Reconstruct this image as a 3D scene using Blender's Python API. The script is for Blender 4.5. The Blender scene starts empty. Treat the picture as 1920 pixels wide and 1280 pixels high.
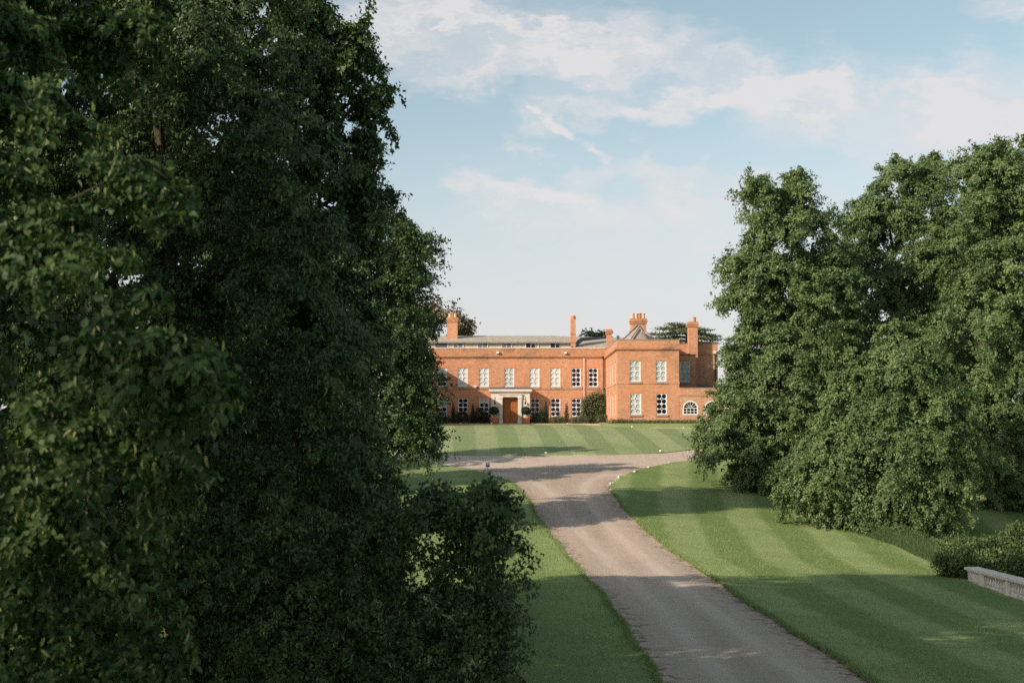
import bpy, math, random
import numpy as np
from math import radians as R, pi, sin, cos, tan, atan

S = bpy.context.scene
COL = S.collection
# ------------------------------------------------------------------ camera, sky, sun, exposure
EYE = 6.0                                     # eye height above the datum, metres
F = 50.0 / 36.0 * 1920.0                      # focal length in photograph pixels
PITCH = atan(166.0 / F)
cd = bpy.data.cameras.new('camera'); cam = bpy.data.objects.new('camera', cd); COL.objects.link(cam)
cam.location = (0, 0, EYE); cam.rotation_euler = (pi / 2 + PITCH, 0, 0)
cd.lens = 50; cd.sensor_width = 36; cd.clip_end = 6000; cd.clip_start = 0.1
cd.dof.use_dof = True; cd.dof.focus_distance = 110; cd.dof.aperture_fstop = 2.5
S.camera = cam
SUN_AZ_LEFT = R(54)                           # the sun stands this far left of straight behind the camera
SUN_EL = R(26)
sun_dir = np.array([-sin(SUN_AZ_LEFT) * cos(SUN_EL), -cos(SUN_AZ_LEFT) * cos(SUN_EL), sin(SUN_EL)])   # towards the sun
EXPOSURE = 0.72
S.view_settings.view_transform = 'Standard'; S.view_settings.look = 'None'
S.view_settings.exposure = EXPOSURE; S.view_settings.gamma = 1.0; S.view_settings.use_curve_mapping = False
S.render.engine = 'CYCLES'
S.cycles.max_bounces = 6; S.cycles.diffuse_bounces = 3; S.cycles.transmission_bounces = 4; S.cycles.transparent_max_bounces = 4
S.cycles.use_denoising = False

def ray(px, py):
    u = (px - 960) / F; v = (640 - py) / F
    return np.array([u, cos(PITCH) - v * sin(PITCH), sin(PITCH) + v * cos(PITCH)])
def at(px, py, y):
    d = ray(px, py); d = d * (y / d[1]); return np.array([d[0], d[1], d[2] + EYE])

def sky_world():
    w = bpy.data.worlds.new('World'); S.world = w; w.use_nodes = True
    nt = w.node_tree; N = nt.nodes; L = nt.links; N.clear()
    def node(t, **k):
        n = N.new(t)
        for a, b in k.items(): setattr(n, a, b)
        return n
    def M(op, a, b=None, c=None, clamp=False):
        n = node('ShaderNodeMath', operation=op); n.use_clamp = clamp
        for i, x in enumerate((a, b, c)):
            if x is None: continue
            if isinstance(x, (int, float)): n.inputs[i].default_value = x
            else: L.new(x, n.inputs[i])
        return n.outputs[0]
    def SS(x, lo, hi):
        n = node('ShaderNodeMapRange', interpolation_type='SMOOTHSTEP'); L.new(x, n.inputs[0])
        n.inputs[1].default_value = lo; n.inputs[2].default_value = hi; return n.outputs[0]
    out = node('ShaderNodeOutputWorld'); bg = node('ShaderNodeBackground'); bg.inputs[1].default_value = 0.095
    L.new(bg.outputs[0], out.inputs[0])
    sky = node('ShaderNodeTexSky', sky_type='NISHITA'); sky.sun_disc = False
    sky.sun_elevation = SUN_EL; sky.sun_rotation = math.atan2(sun_dir[0], sun_dir[1])
    sky.air_density = 1.0; sky.dust_density = 1.2; sky.ozone_density = 1.6
    hs = node('ShaderNodeHueSaturation'); hs.inputs['Hue'].default_value = 0.468; hs.inputs['Saturation'].default_value = 0.69
    hs.inputs['Value'].default_value = 0.90; L.new(sky.outputs[0], hs.inputs['Color'])
    tc = node('ShaderNodeTexCoord'); sep = node('ShaderNodeSeparateXYZ'); L.new(tc.outputs['Generated'], sep.inputs[0])
    X, Y, Z = sep.outputs
    # clouds on a high flat layer: the direction's slope coordinates, ahead (east) of the house
    ym = M('MAXIMUM', M('ABSOLUTE', Y), 0.12)
    u = M('DIVIDE', X, ym); v = M('DIVIDE', Z, ym)
    comb = node('ShaderNodeCombineXYZ'); L.new(u, comb.inputs[0]); L.new(v, comb.inputs[1]); P = comb.outputs[0]
    def noise(vec, scale, detail, rough, dist=0.0):
        n = node('ShaderNodeTexNoise'); n.inputs['Scale'].default_value = scale; n.inputs['Detail'].default_value = detail
        n.inputs['Roughness'].default_value = rough; n.inputs['Distortion'].default_value = dist; L.new(vec, n.inputs['Vector']); return n
    wn = noise(P, 7.0, 5, 0.55)
    sub = node('ShaderNodeVectorMath', operation='SUBTRACT'); L.new(wn.outputs['Color'], sub.inputs[0]); sub.inputs[1].default_value = (.5, .5, .5)
    scl = node('ShaderNodeVectorMath', operation='SCALE'); L.new(sub.outputs[0], scl.inputs[0]); scl.inputs[3].default_value = 0.085
    add = node('ShaderNodeVectorMath', operation='ADD'); add0 = node('ShaderNodeVectorMath', operation='ADD'); L.new(P, add0.inputs[0]); L.new(scl.outputs[0], add0.inputs[1])
    mpw = node('ShaderNodeMapping'); mpw.inputs['Scale'].default_value = (1, 2.2, 1); L.new(P, mpw.inputs[0])
    wn2 = noise(mpw.outputs[0], 30.0, 6, 0.65)
    sub2 = node('ShaderNodeVectorMath', operation='SUBTRACT'); L.new(wn2.outputs['Color'], sub2.inputs[0]); sub2.inputs[1].default_value = (.5, .5, .5)
    scl2 = node('ShaderNodeVectorMath', operation='SCALE'); L.new(sub2.outputs[0], scl2.inputs[0]); scl2.inputs[3].default_value = 0.055
    L.new(add0.outputs[0], add.inputs[0]); L.new(scl2.outputs[0], add.inputs[1])
    wp = node('ShaderNodeSeparateXYZ'); L.new(add.outputs[0], wp.inputs[0]); WU, WV = wp.outputs[0], wp.outputs[1]
    total = None
    # streaks: two ends (u, v), half width, strength, end fade
    def uv(px, py):
        d = ray(px, py); return d[0] / d[1], d[2] / d[1]
    streaks = [((520, 40), (1150, 90), 70, .66), ((760, 20), (1060, 105), 55, .55), ((1040, 70), (1330, 130), 44, .5), ((1180, 60), (1700, 215), 52, .66),
               ((1450, 190), (2000, 215), 85, .95), ((1540, 165), (1900, 240), 60, .6), ((1010, 205), (1400, 172), 30, .75),
               ((860, 350), (1100, 395), 30, .95), ((900, 400), (1170, 430), 48, .55), ((1215, 325), (1290, 425), 30, .75), ((1090, 335), (1290, 318), 24, .5), ((1400, 380), (1250, 350), 40, .3), ((960, 265), (1040, 275), 16, .4),
               ((1290, 410), (1420, 430), 34, .34), ((1860, -10), (1990, 60), 40, .6), ((850, 520), (1400, 470), 70, .22), ((760, 150), (950, 110), 30, .35),
               ((900, 620), (1450, 560), 70, .35), ((1250, 430), (1700, 330), 60, .3)]
    for (a, b, w_, s_) in streaks:
        au, av = uv(*a); bu, bv = uv(*b); dx, dy = bu - au, bv - av; l2 = dx * dx + dy * dy; hw = w_ / F
        ex = M('SUBTRACT', WU, au); ey = M('SUBTRACT', WV, av)
        t = M('MULTIPLY_ADD', ex, dx / l2, M('MULTIPLY', ey, dy / l2), clamp=True)
        qx = M('SUBTRACT', ex, M('MULTIPLY', t, dx)); qy = M('SUBTRACT', ey, M('MULTIPLY', t, dy))
        d = M('SQRT', M('MULTIPLY_ADD', qx, qx, M('MULTIPLY', qy, qy)))
        m = M('MULTIPLY', SS(d, hw * 1.7, -hw * .15), s_ * 1.1)
        total = m if total is None else M('ADD', total, M('MULTIPLY', m, M('SUBTRACT', 1.0, total, clamp=True)))
    mp = node('ShaderNodeMapping'); mp.inputs['Scale'].default_value = (1.0, 2.4, 1); mp.inputs['Rotation'].default_value = (0, 0, R(14)); L.new(add.outputs[0], mp.inputs[0])
    fn = noise(mp.outputs[0], 13, 10, 0.66, 0.2)
    tex = SS(fn.outputs['Fac'], 0.34, 0.68)
    front = SS(Y, 0.05, 0.35)
    body = M('MULTIPLY', M('MULTIPLY', total, M('MULTIPLY_ADD', tex, 1.05, 0.55)), front)
    # the same thin cloud over the whole sky
    zp = M('ADD', M('MAXIMUM', Z, 0.0), 0.12)
    cb2 = node('ShaderNodeCombineXYZ'); L.new(M('DIVIDE', X, zp), cb2.inputs[0]); L.new(M('DIVIDE', Y, zp), cb2.inputs[1])
    gn = noise(cb2.outputs[0], 0.9, 7, 0.6, 0.4)
    general = M('MULTIPLY', SS(gn.outputs['Fac'], 0.46, 0.8), M('SUBTRACT', 0.75, M('MULTIPLY', front, 0.5)))
    # a broken vapour trail
    con = None
    for (a, b, w_, s_) in [((998, 200), (1142, 304), 9, 1.3), ((1005, 203), (1050, 228), 14, .4), ((920, 142), (938, 172), 8, .4)]:
        au, av = uv(*a); bu, bv = uv(*b); dx, dy = bu - au, bv - av; l2 = dx * dx + dy * dy; hw = w_ / F
        su = M('MULTIPLY_ADD', M('SUBTRACT', WU, u), 0.30, u); sv = M('MULTIPLY_ADD', M('SUBTRACT', WV, v), 0.30, v)
        ex = M('SUBTRACT', su, au); ey = M('SUBTRACT', sv, av)
        t = M('MULTIPLY_ADD', ex, dx / l2, M('MULTIPLY', ey, dy / l2), clamp=True)
        qx = M('SUBTRACT', ex, M('MULTIPLY', t, dx)); qy = M('SUBTRACT', ey, M('MULTIPLY', t, dy))
        d = M('SQRT', M('MULTIPLY_ADD', qx, qx, M('MULTIPLY', qy, qy)))
        m = M('MULTIPLY', SS(d, hw, 0.0), s_); con = m if con is None else M('MAXIMUM', con, m)
    brk = SS(noise(P, 70, 4, 0.7).outputs['Fac'], 0.30, 0.62)
    con = M('MULTIPLY', M('MULTIPLY', con, front), brk)
    cloud = M('ADD', M('ADD', body, con), general, clamp=True)
    mix0 = node('ShaderNodeMix', data_type='RGBA'); L.new(hs.outputs[0], mix0.inputs[6])
    mix0.inputs[7].default_value = (5.0, 4.8, 4.88, 1)        # pale hazy horizon
    hz = M('MULTIPLY', SS(Z, 0.25, -0.03), 0.92); L.new(hz, mix0.inputs[0])
    mix = node('ShaderNodeMix', data_type='RGBA'); L.new(mix0.outputs[2], mix.inputs[6])
    mix.inputs[7].default_value = (4.95, 4.8, 4.86, 1)
    L.new(M('MULTIPLY', cloud, 0.92), mix.inputs[0]); L.new(mix.outputs[2], bg.inputs[0])
sky_world()

sl = bpy.data.lights.new('sun', 'SUN'); sl.energy = 3.35; sl.angle = R(0.55); sl.color = (1.0, 0.86, 0.70)
so = bpy.data.objects.new('sun', sl); COL.objects.link(so)
from mathutils import Vector
so.rotation_euler = Vector(sun_dir).to_track_quat('Z', 'Y').to_euler(); so.location = (-40, -40, 60)

# ------------------------------------------------------------------ helpers
def tag(o, label=None, cat=None, group=None, kind=None):
    if label: o['label'] = label
    if cat: o['category'] = cat
    if group: o['group'] = group
    if kind: o['kind'] = kind
    return o
def empty(name, loc):
    o = bpy.data.objects.new(name, None); COL.objects.link(o); o.location = [float(a) for a in loc]; o.empty_display_size = .3; return o
def mesh_arrays(name, verts, faces_list, mat=None, smooth=False, face_attr=None, uv=None):
    """faces_list: list of (n,k) int arrays"""
    me = bpy.data.meshes.new(name)
    verts = np.asarray(verts, np.float32).reshape(-1, 3)
    me.vertices.add(len(verts)); me.vertices.foreach_set('co', verts.ravel())
    idx = np.concatenate([f.ravel() for f in faces_list]).astype(np.int32)
    sizes = np.concatenate([np.full(len(f), f.shape[1], np.int32) for f in faces_list])
    me.loops.add(len(idx)); me.loops.foreach_set('vertex_index', idx)
    me.polygons.add(len(sizes))
    starts = np.concatenate([[0], np.cumsum(sizes)[:-1]]).astype(np.int32)
    me.polygons.foreach_set('loop_start', starts); me.polygons.foreach_set('loop_total', sizes)
    me.update(calc_edges=True)
    if smooth: me.polygons.foreach_set('use_smooth', np.ones(len(sizes), bool))
    if face_attr is not None:
        a = me.attributes.new('tint', 'FLOAT', 'FACE'); a.data.foreach_set('value', np.asarray(face_attr, np.float32))
    if uv is not None:
        ul = me.uv_layers.new(name='uv'); ul.data.foreach_set('uv', np.asarray(uv, np.float32)[idx].ravel())
    if mat: me.materials.append(mat)
    me.validate()
    return me
def link(name, me, parent=None):
    o = bpy.data.objects.new(name, me); COL.objects.link(o)
    if parent is not None:
        o.parent = parent
        p = parent; off = Vector((0, 0, 0))
        while p is not None: off += p.location; p = p.parent
        o.location = -off
    return o
class MB:
    def __init__(s): s.v = []; s.f = []
    def quad(s, *p):
        n = len(s.v); s.v += [tuple(map(float, a)) for a in p]; s.f.append(tuple(range(n, n + len(p))))
    def box(s, x0, x1, y0, y1, z0, z1):
        n = len(s.v)
        s.v += [(x, y, z) for z in (z0, z1) for (x, y) in ((x0, y0), (x1, y0), (x1, y1), (x0, y1))]
        s.f += [tuple(n + i for i in q) for q in ((3, 2, 1, 0), (4, 5, 6, 7), (0, 1, 5, 4), (1, 2, 6, 5), (2, 3, 7, 6), (3, 0, 4, 7))]
        return s
    def lathe(s, cx, cy, prof, k=12):
        """prof: list of (radius, z), bottom to top"""
        n = len(s.v)
        for (r, z) in prof:
            s.v += [(cx + r * cos(2 * pi * i / k), cy + r * sin(2 * pi * i / k), z) for i in range(k)]
        for j in range(len(prof) - 1):
            for i in range(k):
                a = n + j * k + i; b = n + j * k + (i + 1) % k; s.f.append((a, b, b + k, a + k))
        s.f.append(tuple(n + i for i in reversed(range(k)))); m = n + (len(prof) - 1) * k; s.f.append(tuple(m + i for i in range(k)))
        return s
    def tube(s, pts, rad, k=5):
        pts = [np.array(p, float) for p in pts]; n = len(s.v)
        for j, p in enumerate(pts):
            d = pts[min(j + 1, len(pts) - 1)] - pts[max(j - 1, 0)]; d /= max(np.linalg.norm(d), 1e-6)
            a = np.cross(d, (0, 0, 1.0)) if abs(d[2]) < .95 else np.cross(d, (1.0, 0, 0)); a /= np.linalg.norm(a); b = np.cross(d, a)
            r = rad[j] if hasattr(rad, '__len__') else rad
            s.v += [tuple(p + r * (cos(2 * pi * i / k) * a + sin(2 * pi * i / k) * b)) for i in range(k)]
        for j in range(len(pts) - 1):
            for i in range(k):
                a = n + j * k + i; b = n + j * k + (i + 1) % k; s.f.append((a, b, b + k, a + k))
        s.f.append(tuple(n + i for i in reversed(range(k)))); m = n + (len(pts) - 1) * k; s.f.append(tuple(m + i for i in range(k)))
        return s
    def prism_y(s, poly, y0, y1):
        """poly: (x, z) outline"""
        n = len(s.v); k = len(poly)
        s.v += [(x, y0, z) for x, z in poly] + [(x, y1, z) for x, z in poly]
        s.f.append(tuple(range(n, n + k))); s.f.append(tuple(n + k + i for i in reversed(range(k))))
        for i in range(k): s.f.append((n + i, n + k + i, n + k + (i + 1) % k, n + (i + 1) % k))
        return s
    def mesh(s, name, mat, smooth=False):
        me = bpy.data.meshes.new(name); me.from_pydata(s.v, [], s.f); me.materials.append(mat)
        if smooth: me.polygons.foreach_set('use_smooth', np.ones(len(me.polygons), bool))
        import bmesh
        bm = bmesh.new(); bm.from_mesh(me); bmesh.ops.recalc_face_normals(bm, faces=bm.faces); bm.to_mesh(me); bm.free()
        return me
    def build(s, name, mat, parent=None, smooth=False): return link(name, s.mesh(name, mat, smooth), parent)

# ------------------------------------------------------------------ materials
def mat_base(name):
    m = bpy.data.materials.new(name); m.use_nodes = True; nt = m.node_tree; nt.nodes.clear()
    out = nt.nodes.new('ShaderNodeOutputMaterial'); b = nt.nodes.new('ShaderNodeBsdfPrincipled'); nt.links.new(b.outputs[0], out.inputs[0])
    b.inputs['Specular IOR Level'].default_value = 0.25
    return m, nt, b, out
class G:
    """a little node-graph helper"""
    def __init__(s, nt): s.nt = nt
    def n(s, t, **k):
        n = s.nt.nodes.new(t)
        for a, b in k.items(): setattr(n, a, b)
        return n
    def set(s, sock, x):
        if isinstance(x, (int, float)): sock.default_value = x
        elif isinstance(x, (tuple, list)): sock.default_value = x if sock.type != 'RGBA' or len(x) == 4 else (*x, 1)
        else: s.nt.links.new(x, sock)
    def math(s, op, a, b=None, c=None, clamp=False):
        n = s.n('ShaderNodeMath', operation=op); n.use_clamp = clamp
        for i, x in enumerate((a, b, c)):
            if x is not None: s.set(n.inputs[i], x)
        return n.outputs[0]
    def noise(s, vec, scale, detail=4, rough=.55, dist=0.0, out='Fac'):
        n = s.n('ShaderNodeTexNoise'); n.inputs['Scale'].default_value = scale; n.inputs['Detail'].default_value = detail
        n.inputs['Roughness'].default_value = rough; n.inputs['Distortion'].default_value = dist
        if vec is not None: s.nt.links.new(vec, n.inputs['Vector'])
        return n.outputs[out]
    def mapping(s, vec, scale=(1, 1, 1), rot=(0, 0, 0)):
        n = s.n('ShaderNodeMapping'); n.inputs['Scale'].default_value = scale; n.inputs['Rotation'].default_value = rot; s.nt.links.new(vec, n.inputs[0]); return n.outputs[0]
    def ramp(s, x, stops):
        n = s.n('ShaderNodeValToRGB'); e = n.color_ramp.elements
        while len(e) < len(stops): e.new(.5)
        for q, (p, c) in zip(e, stops): q.position = p; q.color = (*c, 1)
        s.set(n.inputs[0], x); return n.outputs[0]
    def mix(s, f, a, b, mode='MIX'):
        n = s.n('ShaderNodeMix', data_type='RGBA', blend_type=mode); s.set(n.inputs[0], f); s.set(n.inputs[6], a); s.set(n.inputs[7], b); return n.outputs[2]
    def ss(s, x, lo, hi, a=0.0, b=1.0):
        n = s.n('ShaderNodeMapRange', interpolation_type='SMOOTHSTEP'); s.set(n.inputs[0], x)
        for i, q in ((1, lo), (2, hi), (3, a), (4, b)): n.inputs[i].default_value = q
        return n.outputs[0]
    def bump(s, h, strength, dist, bsdf):
        n = s.n('ShaderNodeBump'); n.inputs['Strength'].default_value = strength; n.inputs['Distance'].default_value = dist
        s.set(n.inputs['Height'], h); s.nt.links.new(n.outputs[0], bsdf.inputs['Normal'])
    def pos(s): return s.n('ShaderNodeNewGeometry').outputs['Position']
    def obj(s): return s.n('ShaderNodeTexCoord').outputs['Object']
    def uv(s): return s.n('ShaderNodeUVMap', uv_map='uv').outputs[0]

def plain(name, col, rough=.7, var=.18, scale=6.0, spec=.25, bump=0.0, metal=0.0):
    m, nt, b, _ = mat_base(name); g = G(nt); p = g.pos()
    f = g.noise(p, scale, 6, .65)
    lo = tuple(c * (1 - var) for c in col); hi = tuple(min(1, c * (1 + var)) for c in col)
    g.set(b.inputs['Base Color'], g.ramp(f, [(.3, lo), (.7, hi)])); b.inputs['Roughness'].default_value = rough
    b.inputs['Specular IOR Level'].default_value = spec; b.inputs['Metallic'].default_value = metal
    if bump: g.bump(g.noise(p, scale * 6, 5), bump, .02, b)
    return m
def brick_mat(name, c1, c2, weather=.35, pale=.12):
    m, nt, b, _ = mat_base(name); g = G(nt); p = g.pos()
    sx = g.n('ShaderNodeSeparateXYZ'); nt.links.new(p, sx.inputs[0])
    c = g.n('ShaderNodeCombineXYZ'); nt.links.new(g.math('ADD', sx.outputs[0], sx.outputs[1]), c.inputs[0]); nt.links.new(sx.outputs[2], c.inputs[1])
    br = g.n('ShaderNodeTexBrick'); nt.links.new(c.outputs[0], br.inputs[0])
    br.inputs['Color1'].default_value = (*c1, 1); br.inputs['Color2'].default_value = (*c2, 1); br.inputs['Mortar'].default_value = (.36, .25, .17, 1)
    br.inputs['Scale'].default_value = 1.0; br.inputs['Mortar Size'].default_value = .005; br.inputs['Brick Width'].default_value = .225; br.inputs['Row Height'].default_value = .075
    br.inputs['Bias'].default_value = -.1
    col = br.outputs['Color']
    # burnt and pale bricks, course-wise mottling, soot and lichen
    st = g.mapping(c.outputs[0], (1.0, 5.5, 1))
    col = g.mix(g.ss(g.noise(st, 1.5, 7, .75), .47, .66, 0, .6), col, (.30, .10, .045))
    col = g.mix(g.ss(g.noise(g.mapping(c.outputs[0], (1.6, 6.0, 1)), 1.9, 6, .75), .50, .68, 0, .65), col, (.74, .47, .29))
    col = g.mix(g.ss(g.noise(p, .55, 6, .7, .5), .5, .72, 0, weather), col, (.17, .12, .075))
    col = g.mix(g.ss(g.noise(p, .9, 5, .7), .58, .8, 0, pale), col, (.55, .42, .30))
    col = g.mix(g.ss(g.noise(g.mapping(c.outputs[0], (3.0, .35, 1)), 1.2, 5, .7), .52, .72, 0, .38), col, (.22, .13, .075))
    col = g.mix(g.ss(g.noise(p, .28, 4, .6), .45, .7, 0, .35), col, (.58, .24, .11))
    g.set(b.inputs['Base Color'], col); b.inputs['Roughness'].default_value = .9; b.inputs['Specular IOR Level'].default_value = .1
    g.bump(br.outputs['Fac'], .35, -.006, b)
    return m
MAT = {}
MAT['brick'] = brick_mat('brick_orange', (.64, .325, .190), (.48, .225, .130), .5, .35)
MAT['brick_weathered'] = brick_mat('brick_weathered', (.54, .27, .145), (.36, .17, .095), .95, .35)
MAT['brick_pink'] = brick_mat('brick_pink', (.66, .37, .24), (.50, .26, .155), .4, .4)
MAT['brick_red'] = plain('rubbed_brick', (.58, .24, .12), .9, .2, 8, .1)
MAT['stone'] = plain('pale_stone', (.68, .62, .55), .85, .16, 3, .2, .15)
MAT['stone_grey'] = plain('grey_stone', (.33, .28, .23), .9, .22, 4, .2, .2)
MAT['white'] = plain('white_paint', (.70, .69, .68), .5, .05, 3, .3)
MAT['blind'] = plain('white_blind', (.56, .57, .56), .8, .06, 1.5, .1)
MAT['blind_grey'] = plain('grey_blind', (.42, .47, .45), .75, .12, 1.5, .1)
MAT['lead'] = plain('lead_sheet', (.12, .12, .14), .6, .25, 5, .3)
MAT['lead_pale'] = plain('pale_lead', (.24, .19, .19), .6, .2, 5, .3)
MAT['board'] = plain('weathered_boards', (.56, .49, .37), .85, .3, 7, .1)
MAT['shutter'] = plain('grey_boards', (.19, .20, .19), .8, .15, 5, .2)
MAT['iron'] = plain('dark_iron', (.03, .03, .03), .5, .2, 5, .4)
MAT['terracotta'] = plain('terracotta', (.48, .20, .10), .85, .2, 9, .2)
MAT['pot_buff'] = plain('buff_clay', (.62, .45, .28), .85, .15, 9, .2)
MAT['marker'] = plain('white_stone', (.62, .61, .57), .8, .08, 9, .2)
MAT['sign_blue'] = plain('blue_sign', (.18, .38, .46), .5, .1, 5, .3)
MAT['soil'] = plain('bed_soil', (.06, .045, .03), 1, .3, 8, .05)

def glass_mat():
    m, nt, b, _ = mat_base('window_glass'); g = G(nt)
    g.set(b.inputs['Base Color'], (.012, .010, .016)); b.inputs['Roughness'].default_value = .12; b.inputs['Specular IOR Level'].default_value = .35
    g.bump(g.noise(g.pos(), 2.2, 2), .12, .02, b); return m
MAT['glass'] = glass_mat()
def slate_mat():
    m, nt, b, _ = mat_base('slate'); g = G(nt); p = g.pos()
    sx = g.n('ShaderNodeSeparateXYZ'); nt.links.new(p, sx.inputs[0]); c = g.n('ShaderNodeCombineXYZ')
    nt.links.new(g.math('MULTIPLY_ADD', sx.outputs[1], .35, sx.outputs[0]), c.inputs[0]); nt.links.new(g.math('MULTIPLY_ADD', sx.outputs[2], 3.0, g.math('MULTIPLY', sx.outputs[1], .35)), c.inputs[1])
    br = g.n('ShaderNodeTexBrick'); nt.links.new(c.outputs[0], br.inputs[0]); br.inputs['Scale'].default_value = 1
    br.inputs['Color1'].default_value = (.56, .48, .38, 1); br.inputs['Color2'].default_value = (.42, .36, .29, 1); br.inputs['Mortar'].default_value = (.07, .06, .06, 1)
    br.inputs['Brick Width'].default_value = .32; br.inputs['Row Height'].default_value = .22; br.inputs['Mortar Size'].default_value = .012
    col = g.mix(g.ss(g.noise(p, 1.6, 6, .7), .45, .7, 0, .7), br.outputs['Color'], (.60, .53, .43))
    col = g.mix(g.ss(g.noise(p, 3.1, 5, .7), .55, .7, 0, .6), col, (.10, .09, .085))
    g.set(b.inputs['Base Color'], col); b.inputs['Roughness'].default_value = .75; g.bump(br.outputs['Fac'], .5, -.02, b); return m
MAT['slate'] = slate_mat()
def wood_mat():
    m, nt, b, _ = mat_base('door_wood'); g = G(nt); p = g.pos()
    f = g.noise(g.mapping(p, (14, 14, 1.2)), 2.0, 6, .6, .8)
    g.set(b.inputs['Base Color'], g.ramp(f, [(.3, (.20, .065, .018)), (.7, (.42, .16, .045))])); b.inputs['Roughness'].default_value = .45; return m
MAT['wood'] = wood_mat()
def bark_mat():
    m, nt, b, _ = mat_base('bark'); g = G(nt); p = g.pos()
    f = g.noise(g.mapping(p, (6, 6, 1.4)), 2.5, 6, .7)
    g.set(b.inputs['Base Color'], g.ramp(f, [(.3, (.035, .028, .02)), (.7, (.12, .10, .07))])); b.inputs['Roughness'].default_value = .95
    g.bump(f, .8, .05, b); return m
MAT['bark'] = bark_mat()

def leaf_mat(name, dark, mid, light, pale, trans=.22, rough=.5, spec=.35):
    m, nt, b, out = mat_base(name); g = G(nt)
    a = g.n('ShaderNodeAttribute', attribute_name='tint', attribute_type='GEOMETRY')
    big = g.noise(g.pos(), .35, 3, .5)
    t = g.math('ADD', a.outputs['Fac'], g.math('MULTIPLY', g.math('SUBTRACT', big, .5), .35))
    col = g.ramp(t, [(0, dark), (.45, mid), (.86, light), (1.0, pale)])
    g.set(b.inputs['Base Color'], col); b.inputs['Roughness'].default_value = rough; b.inputs['Specular IOR Level'].default_value = spec
    tr = g.n('ShaderNodeBsdfTranslucent'); g.set(tr.inputs[0], g.mix(1.0, col, (1.0, 1.1, .55), 'MULTIPLY'))
    mx = g.n('ShaderNodeMixShader'); mx.inputs[0].default_value = trans
    nt.links.new(b.outputs[0], mx.inputs[1]); nt.links.new(tr.outputs[0], mx.inputs[2]); nt.links.new(mx.outputs[0], out.inputs[0])
    return m
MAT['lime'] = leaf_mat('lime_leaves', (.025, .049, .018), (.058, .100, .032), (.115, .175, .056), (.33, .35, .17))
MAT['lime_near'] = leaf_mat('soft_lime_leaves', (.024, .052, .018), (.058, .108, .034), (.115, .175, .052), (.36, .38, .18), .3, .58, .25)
MAT['lime_lit'] = leaf_mat('lime_leaves_sunlit', (.050, .086, .032), (.120, .182, .062), (.195, .258, .096), (.34, .37, .18))  # brighter copy of the lime leaf colour, sunlight painted into the greens
MAT['cedar'] = leaf_mat('cedar_needles', (.10, .12, .065), (.19, .22, .12), (.28, .30, .18), (.34, .35, .22), .2)
MAT['far_leaf'] = leaf_mat('warm_leaves', (.06, .05, .025), (.13, .10, .045), (.22, .18, .085), (.30, .25, .14), .15)
MAT['box_leaf'] = leaf_mat('clipped_leaves', (.010, .022, .010), (.024, .046, .018), (.05, .085, .03), (.08, .12, .05), .1)
MAT['border_leaf'] = leaf_mat('border_leaves', (.045, .06, .03), (.10, .13, .055), (.18, .20, .09), (.34, .28, .13), .2)
MAT['nettle'] = leaf_mat('undergrowth_leaves', (.035, .06, .022), (.085, .13, .042), (.16, .21, .07), (.28, .31, .14), .2)

def grass_colour(g, stripe=None):
    p = g.pos()
    col = g.ramp(g.noise(p, .5, 6, .6), [(.3, (0.200, 0.264, 0.093)), (.7, (0.264, 0.327, 0.127))])
    if stripe is not None: col = g.mix(stripe, g.mix(1.0, col, (.72, .79, .68), 'MULTIPLY'), g.mix(1.0, col, (1.22, 1.14, 1.26), 'MULTIPLY'))
    col = g.mix(g.ss(g.noise(p, .16, 5, .6, .6), .48, .66, 0, .32), col, (0.137, 0.204, 0.053))
    tuft = g.noise(g.mapping(p, (.55, 2.2, 1)), 2.2, 9, .78)
    col = g.mix(g.ss(tuft, .52, .68, 0, .75), col, (0.119, 0.174, 0.056))
    col = g.mix(g.ss(g.noise(p, 1.1, 6, .7), .56, .75, 0, .55), col, (0.354, 0.346, 0.146))
    fine = g.noise(p, 22, 4, .7)
    return g.mix(g.ss(fine, .45, .7, 0, .16), col, (0.139, 0.197, 0.065)), fine
def lawn_mat(name, width, contrast_noise=.25, phase=0.0, pale=0.0, soft=.25):
    m, nt, b, _ = mat_base(name); g = G(nt)
    sx = g.n('ShaderNodeSeparateXYZ'); nt.links.new(g.uv(), sx.inputs[0])
    u = g.math('ADD', sx.outputs[0], g.math('MULTIPLY', g.math('SUBTRACT', g.noise(g.pos(), .6, 3), .5), contrast_noise))
    s = g.math('SINE', g.math('MULTIPLY_ADD', u, pi / width, phase))
    stripe = g.ss(s, -soft, soft)
    col, fine = grass_colour(g, stripe)
    if pale: col = g.mix(pale, col, (.38, .40, .27))  # paints the sheen of turf seen at a grazing angle into its colour
    g.set(b.inputs['Base Color'], col); b.inputs['Roughness'].default_value = .85; b.inputs['Specular IOR Level'].default_value = .12
    g.bump(g.math('ADD', g.noise(g.pos(), 3, 8, .75), g.math('MULTIPLY', fine, .4)), .7, .10, b)
    return m
MAT['lawn'] = lawn_mat('mown_lawn', 1.75, .7, 0, 0, .5)
MAT['lawn_verge'] = lawn_mat('verge_lawn', 2.6, 1.5, .9, 0, 1.6)
MAT['lawn_front'] = lawn_mat('striped_lawn', 1.66, .12, 0.6, .26)
def rough_ground():
    m, nt, b, _ = mat_base('rough_grass_ground'); g = G(nt); col, fine = grass_colour(g)
    g.set(b.inputs['Base Color'], g.mix(.45, col, (.03, .045, .015))); b.inputs['Roughness'].default_value = .95; g.bump(g.noise(g.pos(), 4, 8, .7), .8, .12, b); return m
MAT['ground'] = rough_ground()
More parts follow.
